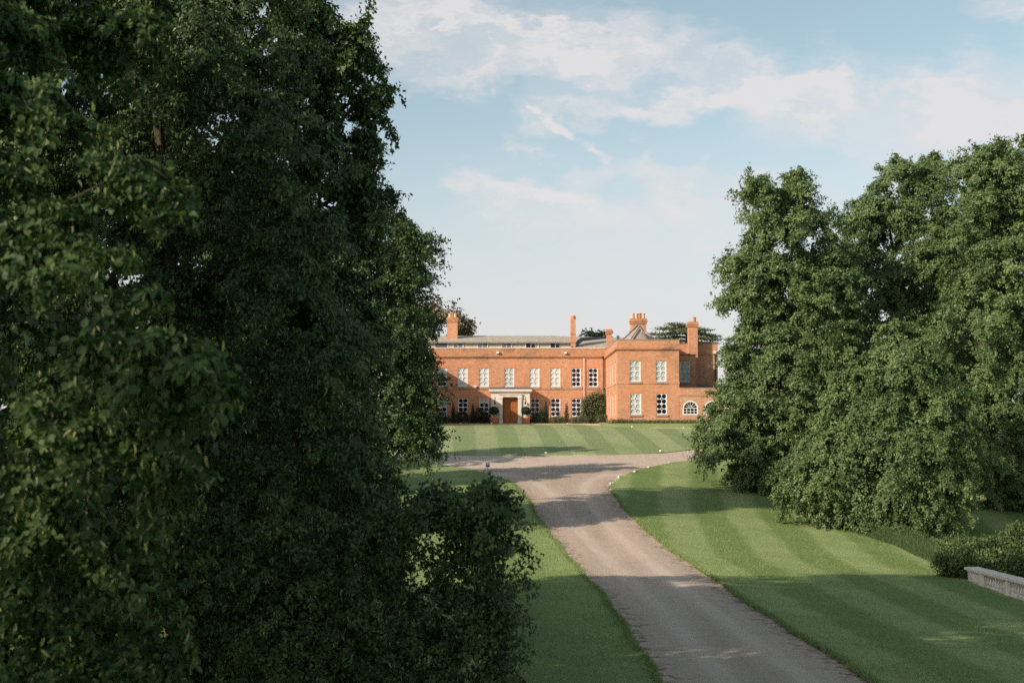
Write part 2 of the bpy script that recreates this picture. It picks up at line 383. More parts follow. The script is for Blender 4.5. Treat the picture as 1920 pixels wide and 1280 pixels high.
def blade_mat():
    m, nt, b, out = mat_base('grass_blades'); g = G(nt)
    a = g.n('ShaderNodeAttribute', attribute_name='tint', attribute_type='GEOMETRY')
    g.set(b.inputs['Base Color'], g.ramp(a.outputs['Fac'], [(0, (0.119, 0.174, 0.056)), (.5, (0.222, 0.298, 0.103)), (1, (0.342, 0.374, 0.168))])); b.inputs['Roughness'].default_value = .7
    b.inputs['Specular IOR Level'].default_value = .15; return m
MAT['blade'] = blade_mat()
MAT['long_grass'] = leaf_mat('long_grass', (.035, .065, .024), (.075, .125, .042), (.14, .19, .07), (.24, .26, .13), .2)
def gravel_mat():
    m, nt, b, _ = mat_base('gravel'); g = G(nt); p = g.pos()
    sx = g.n('ShaderNodeSeparateXYZ'); nt.links.new(g.uv(), sx.inputs[0]); e, sp = sx.outputs[0], sx.outputs[1]      # e: 0 at the verge .. 1 in the middle
    base = g.ramp(g.noise(p, 60, 3, .8), [(.25, (0.292, 0.219, 0.171)), (.5, (0.503, 0.393, 0.311)), (.78, (0.745, 0.612, 0.497))])
    base = g.mix(g.ss(g.noise(p, 9, 6, .85), .42, .68, 0, .6), base, (0.302, 0.230, 0.186))
    base = g.mix(g.ss(g.noise(p, 16, 5, .85),   .56, .74, 0, .35), base, (0.765, 0.622, 0.508))
    base = g.mix(g.math('MULTIPLY', g.ss(g.noise(g.mapping(p, (2.2, .16, 1)), 1.5, 6, .7), .48, .68, 0, .4), e), base, (0.312, 0.245, 0.207))
    worn = g.noise(g.mapping(p, (.5, 1.2, 1)), .8, 6, .65)
    base = g.mix(g.ss(worn, .5, .75, 0, .5), base, (0.363, 0.291, 0.244))
    trk = g.math('MULTIPLY', g.ss(e, .48, .62), g.ss(e, .86, .72)); base = g.mix(g.math('MULTIPLY', trk, g.ss(g.noise(g.mapping(p, (1, .3, 1)), 1.3, 5, .7), .3, .6, .15, .45)), base, (.66, .545, .455))
    base = g.mix(g.ss(e, .84, .98, 0, .22), base, (.30, .25, .19))
    edge_n = g.math('ADD', e, g.math('MULTIPLY', g.math('SUBTRACT', g.noise(p, 1.1, 6, .7), .5), .5))
    base = g.mix(g.ss(edge_n, .20, .02, 0, .7), base, (0.594, 0.428, 0.298))
    lit = g.noise(p, 3.2, 7, .8)
    base = g.mix(g.math('MULTIPLY', g.ss(edge_n, .40, .06), g.ss(lit, .47, .58, 0, .8)), base, (0.074, 0.056, 0.034))
    base = g.mix(sp, base, (0.583, 0.469, 0.346))            # the swept buff path in front of the house
    g.set(b.inputs['Base Color'], base); b.inputs['Roughness'].default_value = .92; b.inputs['Specular IOR Level'].default_value = .12
    g.bump(g.math('ADD', g.noise(p, 45, 4, .8), g.math('MULTIPLY', g.noise(p, 5, 5, .7), 1.5)), .45, .03, b); return m
MAT['gravel'] = gravel_mat()
def balu_mat():
    m, nt, b, _ = mat_base('weathered_balustrade_stone'); g = G(nt); p = g.pos()
    col = g.ramp(g.noise(p, 3, 7, .7), [(.3, (.62, .54, .46)), (.7, (.84, .76, .68))])
    col = g.mix(g.ss(g.noise(p, 6, 6, .75), .54, .7, 0, .7), col, (.16, .13, .10))
    col = g.mix(g.ss(g.noise(p, 2.1, 5, .7), .55, .7, 0, .5), col, (.42, .25, .17))
    g.set(b.inputs['Base Color'], col); b.inputs['Roughness'].default_value = .92; g.bump(g.noise(p, 25, 5, .7), .2, .01, b); return m
MAT['balustrade'] = balu_mat()

# ------------------------------------------------------------------ terrain
_gy = np.arange(-200, 400, .5)
_gz = np.interp(_gy, [-200, 0, 31, 45, 58, 66, 74, 85, 99, 112, 120, 126, 134, 139, 400], [-5.9, -5.8, -5.62, -5.55, -5.25, -4.85, -4.25, -3.05, -1.75, -.45, .18, .32, .50, .70, .72])
_k = np.exp(-.5 * (np.arange(-12, 13) / 4.0) ** 2); _k /= _k.sum()
_gz = np.convolve(np.pad(_gz, 12, mode='edge'), _k, 'valid')
def terrain(x, y):
    x = np.asarray(x, float); y = np.asarray(y, float)
    z = np.interp(y, _gy, _gz)
    w = np.clip((102 - y) / 30, 0, 1); w = w * w * (3 - 2 * w)
    z = z - w * np.minimum(.065 * np.maximum(0, x - 7), 2.2) - w * np.minimum(.03 * np.maximum(0, -x - 5), 1.0)
    return z + EYE
def hit(px, py):
    d = ray(px, py); t = 20.0; prev = t
    while t < 260:
        if EYE + d[2] * t <= terrain(d[0] * t, d[1] * t): break
        prev = t; t += .25
    a, b = prev, t
    for _ in range(20):
        m = (a + b) / 2
        if EYE + d[2] * m <= terrain(d[0] * m, d[1] * m): b = m
        else: a = m
    return np.array([d[0] * b, d[1] * b, EYE + d[2] * b])
RE = np.array([hit(*p) for p in [(1840, 1420), (1640, 1280), (1480, 1180), (1330, 1080), (1230, 1010), (1168, 950), (1148, 925), (1146, 910), (1160, 897), (1200, 880), (1260, 868), (1330, 860), (1430, 853)]])
LE = np.array([hit(*p) for p in [(1290, 1420), (1235, 1280), (1190, 1210), (1140, 1130), (1085, 1070), (1040, 1015), (1010, 975), (985, 930), (958, 905), (900, 885), (790, 865), (640, 858)]])
RE = RE[np.argsort(RE[:, 1])]; LE = LE[np.argsort(LE[:, 1])]
def wob(t, s): return .05 * np.sin(.9 * t + s) + .02 * np.sin(3.1 * t + 2 * s) + .02 * np.sin(9.7 * t + 3 * s)
_ys = np.arange(-60, 140, .1)
def smooth_edge(E):
    x0 = np.interp(_ys, E[:, 1], E[:, 0]); lo = _ys < E[0, 1]
    sl_ = (E[1, 0] - E[0, 0]) / (E[1, 1] - E[0, 1]); x0[lo] = E[0, 0] + sl_ * (_ys[lo] - E[0, 1])
    k = np.exp(-.5 * (np.arange(-15, 16) / 6.0) ** 2); k /= k.sum()
    return np.convolve(np.pad(x0, 15, mode='edge'), k, 'valid')
_rx, _lx = smooth_edge(RE), smooth_edge(LE)
xR = lambda y: np.interp(y, _ys, _rx) + wob(y, .4)
xL = lambda y: np.interp(y, _ys, _lx) + wob(y, 1.9)
YR, YL = RE[-1, 1], LE[-1, 1]
FE = np.array([hit(*p) for p in [(640, 852), (800, 853), (900, 854), (1024, 853.5), (1150, 853), (1240, 850), (1310, 842), (1380, 833), (1500, 820)]])
FE = FE[np.argsort(FE[:, 0])]
def yF(x): return np.interp(x, FE[:, 0], FE[:, 1]) + .4 * wob(x, .7)
def yB(x): return np.interp(x, [-60, 6, 9.5, 12, 60], [133, 132.6, 121.5, 119.0, 118.4])
def grid_faces(nr, nc):
    i = np.arange(nr - 1)[:, None] * nc + np.arange(nc - 1)[None, :]
    return np.stack([i, i + 1, i + nc + 1, i + nc], -1).reshape(-1, 4)
def sheet(name, Xg, Yg, Zg, mat, uv=None, **tags):
    v = np.stack([Xg, Yg, Zg], -1).reshape(-1, 3)
    me = mesh_arrays(name, v, [grid_faces(*Xg.shape)], mat, True, uv=None if uv is None else uv.reshape(-1, 2))
    return tag(link(name, me), **tags)
# the wide ground out to the horizon
gx = np.concatenate([[-3000, -1200, -500, -250, -130], np.arange(-90, 91, 3.0), [130, 250, 500, 1200, 3000]])
gy = np.concatenate([[-1500, -500, -200, -100], np.arange(-60, 181, 3.0), [220, 300, 500, 1000, 2000, 4000]])
GX, GY = np.meshgrid(gx, gy)
sheet('ground', GX, GY, terrain(GX, np.clip(GY, -190, 390)) - .14, MAT['ground'], label='rough grassland running out behind the trees and the house', kind='structure')
# gravel drive: one sheet, the lawns lie on it as raised turf
dx = np.arange(-40, 46, .8); dy = np.arange(6, 141.3, .8)
DX, DY = np.meshgrid(dx, dy)
edge = np.minimum((DX - np.interp(DY, _ys, _lx)), (np.interp(DY, _ys, _rx) - DX)) / 2.3
edge = np.where(DY > 84, np.maximum(edge, np.minimum(1, (DY - 84) / 6)), edge)
edge = np.where(DY > 92, .6, edge)
path = np.clip((DY - np.where(DX < 9, 125, 112)) / 6, 0, 1)
track = .025 * np.sin(DX * 2.1 + DY * .03)
sheet('drive', DX, DY, terrain(DX, DY) + track * np.clip((84 - DY) / 10, 0, 1), MAT['gravel'], uv=np.stack([np.clip(edge, 0, 1), path], -1), label='gravel drive running up to the turning circle', kind='structure')
def turf(Xg, Yg, skirt):
    Z = terrain(Xg, Yg) + .07 + .012 * np.sin(Xg * 1.3 + Yg * .7) * np.sin(Yg * .9 - Xg * .4)
    return Z
TURF = .075
# right lawn, rows across
yy = np.concatenate([np.arange(8, 60, .4), np.arange(60, YR, .3)]); tt = np.concatenate([[0, 0, .12, .35], .35 + np.linspace(.012, 1, 100) ** 1.3 * 42])
XX = xR(yy)[:, None] + tt[None, :]; YY = np.repeat(yy[:, None], len(tt), 1)
ZZ = turf(XX, YY, 0); ZZ[:, 0] -= .14; ZZ[-1, :] -= .14
base_edge = np.interp(np.minimum(YY, 76), _ys, _rx)
UVr = np.stack([XX - base_edge - .12 * np.maximum(0, YY - 60), YY], -1)
sheet('lawn', XX, YY, ZZ, MAT['lawn'], uv=UVr, label='mown lawn sloping from the drive to the trees on the right', kind='structure')
# left lawn
yy = np.concatenate([np.arange(8, 60, .4), np.arange(60, YL, .3)]); tt2 = np.concatenate([[0, 0, .12, .35], .35 + np.linspace(.015, 1, 80) ** 1.3 * 34])
XX = xL(yy)[:, None] - tt2[None, ::-1]; YY = np.repeat(yy[:, None], len(tt2), 1)
ZZ = turf(XX, YY, 0); ZZ[:, -1] -= .14; ZZ[-1, :] -= .14
UVl = np.stack([XX - np.interp(np.minimum(YY, 76), _ys, _lx) + .6, YY], -1)
sheet('lawn', XX, YY, ZZ, MAT['lawn_verge'], uv=UVl, label='mown lawn between the drive and the avenue trees on the left', kind='structure')
# front lawn, columns
xx = np.arange(-26, 34, .5); ss_ = np.concatenate([[0, 0], np.linspace(0.003, .997, 60), [1, 1]])
XX = np.repeat(xx[None, :], len(ss_), 0); YY = yF(xx)[None, :] + ss_[:, None] * (yB(xx) - yF(xx))[None, :]
ZZ = terrain(XX, YY) + .07; ZZ[0] -= .13; ZZ[-1] -= .13
UVf = np.stack([XX + .034 * (YY - 134), YY], -1)
sheet('lawn', XX, YY, ZZ, MAT['lawn_front'], uv=UVf, label='light and dark striped lawn in front of the brick house', kind='structure')

# ------------------------------------------------------------------ the brick house
rnd = random.Random(4)
DM, DW = 139.0, 123.3                         # depth of the main front and of the projecting wing's front
Xp = lambda px, d: (px - 960) / F * d / 1.0
Zp = lambda py, d: at(960, py, d)[2]
def xz(px0, py0, px1, py1, d): return Xp(px0, d), Xp(px1, d), Zp(py1, d), Zp(py0, d)      # x0, x1, z0(low), z1(high)
house = empty('brick_house', (0, DM, terrain(0, DM)))
tag(house, 'long two storey orange brick house with tall chimneys and round paned windows', 'house')
def H(mb, name, mat, parent=None, smooth=False): return mb.build(name, MAT[mat] if isinstance(mat, str) else mat, parent or house, smooth)
def wall_open(mb, x0, x1, z0, z1, y, holes, reveal=.14, axis='y'):
    """a wall sheet facing the camera (axis y) or facing left (axis x) with real openings and reveals"""
    xs = sorted({x0, x1, *[h[0] for h in holes], *[h[1] for h in holes]}); zs = sorted({z0, z1, *[h[2] for h in holes], *[h[3] for h in holes]})
    def P(a, z, dep=0.0): return (a, y + dep, z) if axis == 'y' else (y + dep, a, z)
    for i in range(len(xs) - 1):
        for j in range(len(zs) - 1):
            cx, cz = (xs[i] + xs[i + 1]) / 2, (zs[j] + zs[j + 1]) / 2
            if any(h[0] < cx < h[1] and h[2] < cz < h[3] for h in holes): continue
            mb.quad(P(xs[i], zs[j]), P(xs[i + 1], zs[j]), P(xs[i + 1], zs[j + 1]), P(xs[i], zs[j + 1]))
    for (a, b, c, d) in holes:
        for (p, q) in (((a, c), (b, c)), ((b, c), (b, d)), ((b, d), (a, d)), ((a, d), (a, c))):
            mb.quad(P(*p), P(*q), P(*q, reveal), P(*p, reveal))
    return mb
def lattice_mesh():
    """sash bars: 2 x 4 round openings in a unit rectangle (x 0..1, z 0..2), thickness in y"""
    mb = MB(); bw = .055; k = 20; T = .05
    cw, ch = (1 - 2 * bw) / 2, (2 - 2 * bw) / 4
    def square_r(th, hx, hz, cuts):
        c, s = cos(th), sin(th); r = min(hx / abs(c) if abs(c) > 1e-6 else 9, hz / abs(s) if abs(s) > 1e-6 else 9)
        q = (c > 0, s > 0)
        if q in cuts:
            lim = (hx + hz) * .80; r = min(r, lim / (abs(c) + abs(s)))
        return r
    for i in range(2):
        for j in range(4):
            cx = bw + cw * (i + .5); cz = bw + ch * (j + .5); rr = min(cw, ch) * .475
            cuts = {(i == 0, True), (i == 0, False)} if True else set()
            if j == 3: cuts = {(i == 0, False)}
            if j == 0: cuts = {(i == 0, True)}
            if j == 1: cuts = {(i == 0, False)}
            if j == 2: cuts = {(i == 0, True)}
            n = len(mb.v)
            for q in range(k):
                th = 2 * pi * (q + .5) / k; ro = square_r(th, cw / 2, ch / 2, cuts)
                for (r, y) in ((ro, 0), (rr, 0), (rr, T)): mb.v.append((cx + r * cos(th), y, cz + r * sin(th)))
            for q in range(k):
                a = n + 3 * q; b = n + 3 * ((q + 1) % k); mb.f += [(a, b, b + 1, a + 1), (a + 1, b + 1, b + 2, a + 2)]
    mb.box(0, bw, -.015, T, 0, 2); mb.box(1 - bw, 1, -.015, T, 0, 2); mb.box(bw, 1 - bw, -.012, T, 0, bw); mb.box(bw, 1 - bw, -.012, T, 2 - bw, 2)
    mb.box(bw, 1 - bw, -.010, T, 1 - .016, 1 + .016)          # meeting rail
    return mb.mesh('window', MAT['white'])
LAT = lattice_mesh()
def pane_mesh(m): return MB().box(0.03, .97, .055, .085, .03, 1.97).mesh('pane', m)
PANE = pane_mesh(MAT['glass'])
def window(x0, x1, z0, z1, y, blind=None, label=None, sill=True, rot=0):
    """blind: None or (fraction of the height covered from the top, material, in front of the glass?)"""
    w, h = x1 - x0, z1 - z0
    o = bpy.data.objects.new('window', LAT); COL.objects.link(o); o.parent = house
    hl = house.location
    o.scale = (w, 1, h / 2)
    if rot: o.rotation_euler = (0, 0, -pi / 2); o.location = (y + .06 - hl.x, x1 - hl.y, z0 - hl.z)
    else: o.location = (x0 - hl.x, y + .06 - hl.y, z0 - hl.z)
    if label: o['label'] = label
    p = bpy.data.objects.new('pane', PANE); COL.objects.link(p); p.parent = o
    if blind:
        f, m = blind
        b = MB().box(.04, .96, .052, .0535, 2 - 1.96 * f, 1.96).mesh('blind', MAT[m]); bo = bpy.data.objects.new('blind', b); COL.objects.link(bo); bo.parent = o
    if sill and not rot:
        s = MB().box(x0 - .10, x1 + .10, y - .09, y + .058, z0 - .16, z0 - .003)
        H(s, 'window_sill', 'stone_grey')
    return o

# main front
gz = terrain(0, DM)
xl_, xr_ = Xp(640, DM), Xp(1157.8, DW)
ztop = Zp(653, DM)
up = [(819, 838), (858.5, 877), (898, 916.5), (946, 964), (993, 1011.5), (1032, 1050.5), (1071.5, 1089), (1103.5, 1121)]
lo = [(819.5, 838.5), (859, 877.5), (898.5, 917), (994.5, 1012), (1032.5, 1050.5), (1071.5, 1089.5)]
up = [(737, 756), (778, 797)] + up; lo = [(737, 756), (778, 797)] + lo
holes = [xz(a, 689.5, b, 725, DM) for a, b in up] + [xz(a, 746, b, 780.5, DM) for a, b in lo]
zc0, zc1 = Zp(671, DM), Zp(667, DM)
H(wall_open(MB(), xl_, xr_, gz - 1.0, zc0, DM, holes), 'wall', 'brick')
mb = MB(); mb.box(xl_, xr_ - .002, DM - .05, DM + .4, zc1 + .002, ztop); H(mb, 'parapet', 'brick_weathered')
mb = MB(); mb.box(xl_, xr_ - .002, DM - .18, DM + .1, zc0 + .10, zc1); mb.box(xl_, xr_ - .003, DM - .10, DM + .1, zc0, zc0 + .098); H(mb, 'cornice', 'brick_weathered')
mb = MB(); mb.box(xl_, xr_ - .003, DM - .10, DM + .45, ztop + .002, ztop + .07); H(mb, 'coping', 'stone')
mb = MB(); mb.box(xl_, xr_ - .004, DM - .05, DM + .02, Zp(730.2, DM), Zp(727.8, DM)); H(mb, 'string_course', 'brick_weathered')
mb = MB(); mb.box(xl_, xr_ - .004, DM - .06, DM + .02, gz - 1, gz + .35); H(mb, 'plinth', 'brick_weathered')
for (a, b) in up:
    x0, x1, z0, z1 = xz(a, 689.5, b, 725, DM); H(MB().box(x0 - .12, x1 + .12, DM - .012, DM + .1, z1 + .002, z1 + .30), 'lintel', 'brick_red')
for (a, b) in lo:
    x0, x1, z0, z1 = xz(a, 746, b, 780.5, DM); H(MB().box(x0 - .12, x1 + .12, DM - .012, DM + .1, z1 + .002, z1 + .30), 'lintel', 'brick_red')
bl_up = [None, None, (.45, 'blind_grey'), (1, 'blind'), (1, 'blind'), (1, 'blind_grey'), (1, 'blind'), (1, 'blind'), None, None]
for (a, b), bl in zip(up, bl_up):
    x0, x1, z0, z1 = xz(a, 689.5, b, 725, DM); window(x0, x1, z0, z1, DM, bl)
bl_lo = [None, None, (.5, 'blind_grey'), None, (.25, 'blind_grey'), None, None, None]
for (a, b), bl in zip(lo, bl_lo):
    x0, x1, z0, z1 = xz(a, 746, b, 780.5, DM); window(x0, x1, z0, z1, DM, bl)
# house body behind (so that nothing is hollow from the side)
mb = MB(); mb.box(xl_ + .01, xr_ - .01, DM + .45, 158, gz - 1, ztop - .3); H(mb, 'roof_deck', 'lead')
mb = MB(); mb.quad((xl_, DM, gz - 1), (xl_, 158, gz - 1), (xl_, 158, ztop), (xl_, DM, ztop)); mb.quad((xl_, 158, gz - 1), (Xp(1346, 130), 158, gz - 1), (Xp(1346, 130), 158, ztop), (xl_, 158, ztop)); H(mb, 'wall', 'brick')
# attic storey with casements under a low slate roof
ya = 141.6; ax0, ax1 = Xp(700, ya), Xp(1073, ya)
za0, za1 = Zp(655, ya), Zp(641.5, ya)
H(MB().box(ax0, ax1, ya, 150, ztop - .35, za1), 'attic_wall', 'board')
def attic_piece(name, mat, a, b, t=640.9, bt=652.6, pr=.05):
    x0, x1, z0, z1 = xz(a, t, b, bt, ya); return H(MB().box(x0, x1, ya - pr, ya - .004, z0, z1 - .02), name, mat)
for a, b in [(816, 838.5), (1072, 1075)]: attic_piece('lead_panel', 'lead', a, b)
attic_piece('window_post', 'white', 838.7, 840.6, pr=.07)
for a in (849.5, 895.5, 940.5, 995, 1041):          # casement, its shutter board beside it
    x0, x1, z0, z1 = xz(a, 642.2, a + 9.5, 652.4, ya)
    mb = MB(); t = .05
    mb.box(x0, x0 + t, ya - .06, ya - .004, z0, z1); mb.box(x1 - t, x1, ya - .06, ya - .004, z0, z1); mb.box(x0 + t, x1 - t, ya - .06, ya - .004, z1 - t, z1); mb.box(x0 + t, x1 - t, ya - .06, ya - .004, z0 + .35, z0 + .39)
    f = H(mb, 'attic_window', 'white')
    mb = MB().box(x0 + t, x1 - t, ya - .03, ya - .006, z0, z1 - t); mb.build('pane', MAT['shutter'] if a < 990 else MAT['glass'], f)
    if a < 990: attic_piece('shutter', 'shutter', a + 9.8, a + 17.6); attic_piece('window_post', 'white', a + 17.8, a + 19.6, pr=.07)
    else: attic_piece('shutter', 'glass', a - 8.5, a - .6); attic_piece('window_post', 'white', a - 10.4, a - 8.7, pr=.07)
attic_piece('window_post', 'white', 1008.5, 1010.2, pr=.07)
mb = MB(); yr = 146.5; zr = Zp(629.2, yr); ze = Zp(641.0, ya - .35)
mb.quad((ax0 - .3, ya - .35, ze), (ax1 + .2, ya - .35, ze), (ax1 - 1.2, yr, zr), (ax0 - .3, yr, zr)); mb.quad((ax1 - 1.2, yr, zr), (ax0 - .3, yr, zr), (ax0 - .3, 154, ze), (ax1 + .2, 154, ze)); mb.quad((ax1 + .2, ya - .35, ze), (ax1 + .2, 154, ze), (ax1 - 1.2, yr, zr))
mb.box(ax0 - .3, ax1 + .2, ya - .36, ya - .02, ze - .09, ze - .02)
H(mb, 'roof', 'slate')
# the lower slate roof beside the wing
x0, x1 = Xp(1074, 143), Xp(1150, 143)
mb = MB(); za = Zp(652, 141); zb = Zp(630, 146); zb2 = Zp(633, 146)
mb.quad((x0, 141, za), (x1 + 2, 141, za), (x1 + 2, 146, zb2), (x0 - 1.0, 146, zb)); mb.quad((x1 + 2, 146, zb2), (x0 - 1.0, 146, zb), (x0, 153, za), (x1 + 2, 153, za)); H(mb, 'roof', 'slate')
mb = MB(); mb.tube([(x0 + .1, 141.3, za + .25), (x0 + .9, 142.6, za + .95), (x1 - .4, 144.0, za + 1.25)], [.2, .22, .12], 6); H(mb, 'lead_flashing', 'lead')
H(MB().box(Xp(1157, 143), Xp(1162, 143), 143, 143.5, Zp(637, 143), Zp(629, 143)), 'roof_vent', 'lead')

# the projecting wing
wx0, wx1 = Xp(1157.8, DW), Xp(1273.5, DW); wz = Zp(637.5, DW); wc0, wc1 = Zp(656.5, DW), Zp(651.5, DW)
wg = terrain(10, DW) - .6
wu = [(1181, 1201.5), (1230, 1249.7)]
wholes = [xz(a, 676, b, 715.3, DW) for a, b in wu] + [xz(a + .6, 737, b + .6, 777, DW) for a, b in wu]
H(wall_open(MB(), wx0, wx1, wg, wc0, DW, wholes), 'wall', 'brick')
sy = [DW + 2.2 + 3.35 * i for i in range(4)]
sholes = [(a, a + 1.0, Zp(715.3, DW), Zp(676, DW)) for a in sy] + [(a, a + 1.0, Zp(777, DW), Zp(737, DW)) for a in sy]
H(wall_open(MB(), DW, DM - .002, wg, wc0, wx0, sholes, .14, 'x'), 'wall', 'brick')
for (a, b, c, d) in sholes: window(a, b, c, d, wx0, (1, 'blind'), rot=1)
H(MB().box(wx1 - .3, wx1, DW + .01, DM, wg, wc0), 'wall', 'brick')
def ring(mb, p, z0, z1, th=.4):
    mb.box(wx0 - p, wx1 + p, DW - p, DW + th, z0, z1); mb.box(wx0 - p, wx0 + th, DW + th, DM - .003, z0, z1); mb.box(wx1 - th, wx1 + p, DW + th, DM - .003, z0, z1); return mb
H(ring(MB(), .03, wc1 + .002, wz), 'parapet', 'brick'); H(ring(MB(), .15, wc0 + .08, wc1), 'cornice', 'brick_weathered'); H(ring(MB(), .08, wc0, wc0 + .078), 'cornice', 'brick_weathered')
H(ring(MB(), .07, wz + .002, wz + .06, .45), 'coping', 'stone_grey')
mb = MB(); mb.box(wx0 - .04, wx1 + .04, DW - .04, DW + .02, Zp(719.5, DW), Zp(715.8, DW)); mb.box(wx0 - .042, wx0 + .02, DW + .022, DM - .003, Zp(719.5, DW), Zp(715.8, DW)); H(mb, 'string_course', 'brick_pink')
H(MB().box(wx0 - .05, wx1 + .05, DW - .05, DW + .02, wg, Zp(783, DW)), 'plinth', 'brick_pink')
wbl = [(1, 'blind_grey'), (1, 'blind_grey'), (1, 'blind_grey'), None]
for (x0, x1, z0, z1), bl in zip(wholes, wbl):
    window(x0, x1, z0, z1, DW, bl); H(MB().box(x0 - .14, x1 + .14, DW - .012, DW + .1, z1 + .002, z1 + .28), 'lintel', 'brick_red')
H(MB().box(wx0 + .4, wx1 - .4, DW + .4, DM, wz - .6, wz - .45), 'roof_deck', 'lead')
# wing roof: hipped slates with a small slate hung gable
ycx = Xp(1197.5, 127); ha = Zp(607, 127)
mb = MB(); b0 = wz - .2; xa, xb = Xp(1160, 125), Xp(1236, 125)
mb.quad((xa, 124.6, b0), (xb, 124.6, b0), (ycx, 127.2, ha - .12)); mb.quad((xa, 124.6, b0), (xa, 138, b0), (ycx, 136, ha - .12), (ycx, 127.2, ha - .12)); mb.quad((xb, 124.6, b0), (xb, 138, b0), (ycx, 136, ha - .12), (ycx, 127.2, ha - .12)); mb.quad((xa, 138, b0), (xb, 138, b0), (ycx, 136, ha - .12))
H(mb, 'roof', 'slate')
gx0, gx1 = Xp(1181, 124.4), Xp(1216, 124.4)
mb = MB(); gzt = Zp(611.5, 124.3); mb.prism_y([(gx0, b0), (gx1, b0), (ycx - .12, gzt - .15)], 124.3, 127.5); H(mb, 'gable', 'slate')
mb = MB()
for gx_ in (gx0, gx1):
    mb.tube([(gx_ + (gx_ - ycx) * .25, 124.15, b0 - .1), (ycx - .12, 124.15, gzt + .05)], .07, 4)
H(mb, 'bargeboard', 'lead_pale')
mb = MB()
for (xq) in (xa, xb): mb.tube([(xq, 124.6, b0), (ycx, 127.2, ha - .06)], .05, 5)
mb.tube([(ycx, 127.2, ha - .06), (ycx, 136, ha - .06)], .09, 5)
H(mb, 'roof_ridge', 'lead_pale')
# recess and the block to the right of the wing
DR = 130.0; rx0, rx1 = wx1 - .3, Xp(1346, DR); rg = terrain(16, DR) - .8
rz = Zp(643.5, DR)
H(MB().box(rx0, rx1, DR, 150, rg, Zp(662, DR)), 'wall', 'brick'); H(MB().box(rx0, rx1 + .02, DR - .03, 150.02, Zp(662, DR) + .002, rz), 'parapet', 'brick'); H(MB().box(rx0, rx1 + .08, DR - .1, 150.08, rz + .002, rz + .06), 'coping', 'lead')
H(MB().box(rx0, rx1 + .06, DR - .07, DR, Zp(662, DR) - .12, Zp(662, DR)), 'cornice', 'brick_weathered')
D2 = 127.0; b2 = xz(1275, 677.5, 1293.8, 716, D2)
mb = wall_open(MB(), wx1, Xp(1304.5, D2), rg, Zp(665.5, D2), D2, [b2]); mb.quad((Xp(1304.5, D2), D2, rg), (Xp(1304.5, D2), DR, rg), (Xp(1304.5, D2), DR, Zp(665.5, D2)), (Xp(1304.5, D2), D2, Zp(665.5, D2))); H(mb, 'wall', 'brick')
H(MB().box(wx1 + .02, Xp(1304.5, D2) + .06, D2 - .06, DR, Zp(665.5, D2) + .002, Zp(664, D2)), 'coping', 'lead')
window(*b2, D2, (1, 'blind_grey'))
H(MB().box(wx1 + .02, Xp(1304.5, D2) - .02, D2 + .3, DR - .02, Zp(665.5, D2) - .3, Zp(665.5, D2) - .1), 'roof_deck', 'lead')
# low block with arched windows
DL = 123.2; lx1 = Xp(1500, DL); lz = Zp(727.5, DL)
arches = [(1280.5, 1308), (1320.5, 1348), (1360.5, 1388), (1400, 1427.5)]
aholes = [xz(a, 752, b, 777, DL) for a, b in arches]
mb = wall_open(MB(), wx1, lx1, wg, Zp(741, DL), DL, aholes)
def arch_pts(x0, x1, z0, z1, n=14):
    r = (x1 - x0) / 2; cx = (x0 + x1) / 2; zc = z1 - r * .92
    return [(cx - r * cos(pi * i / n), zc + r * .92 * sin(pi * i / n)) for i in range(n + 1)], zc
for (x0, x1, z0, z1) in aholes:
    pts, zc = arch_pts(x0, x1, z0, z1); h = len(pts) // 2
    for i in range(h): mb.quad((pts[i][0], DL, pts[i][1]), (pts[i + 1][0], DL, pts[i + 1][1]), (x0, DL, z1))
    for i in range(h, len(pts) - 1): mb.quad((pts[i][0], DL, pts[i][1]), (pts[i + 1][0], DL, pts[i + 1][1]), (x1, DL, z1))
H(mb, 'wall', 'brick_pink')
H(MB().box(wx1 + .003, lx1, DL - .05, DL + .35, Zp(741, DL) + .002, lz), 'parapet', 'brick'); H(MB().box(wx1 + .003, lx1, DL - .10, DL + .4, lz + .002, lz + .05), 'coping', 'stone_grey')
H(MB().box(wx1 + .003, lx1, DL - .04, DL + .02, Zp(742.6, DL), Zp(741, DL)), 'string_course', 'stone_grey')
mb = MB(); mb.quad((wx1 + .02, DL + .4, lz - .35), (lx1, DL + .4, lz - .35), (lx1, DR + 4, Zp(717, DR)), (wx1 + .02, DR - .01, Zp(719, DR))); H(mb, 'roof', 'lead')
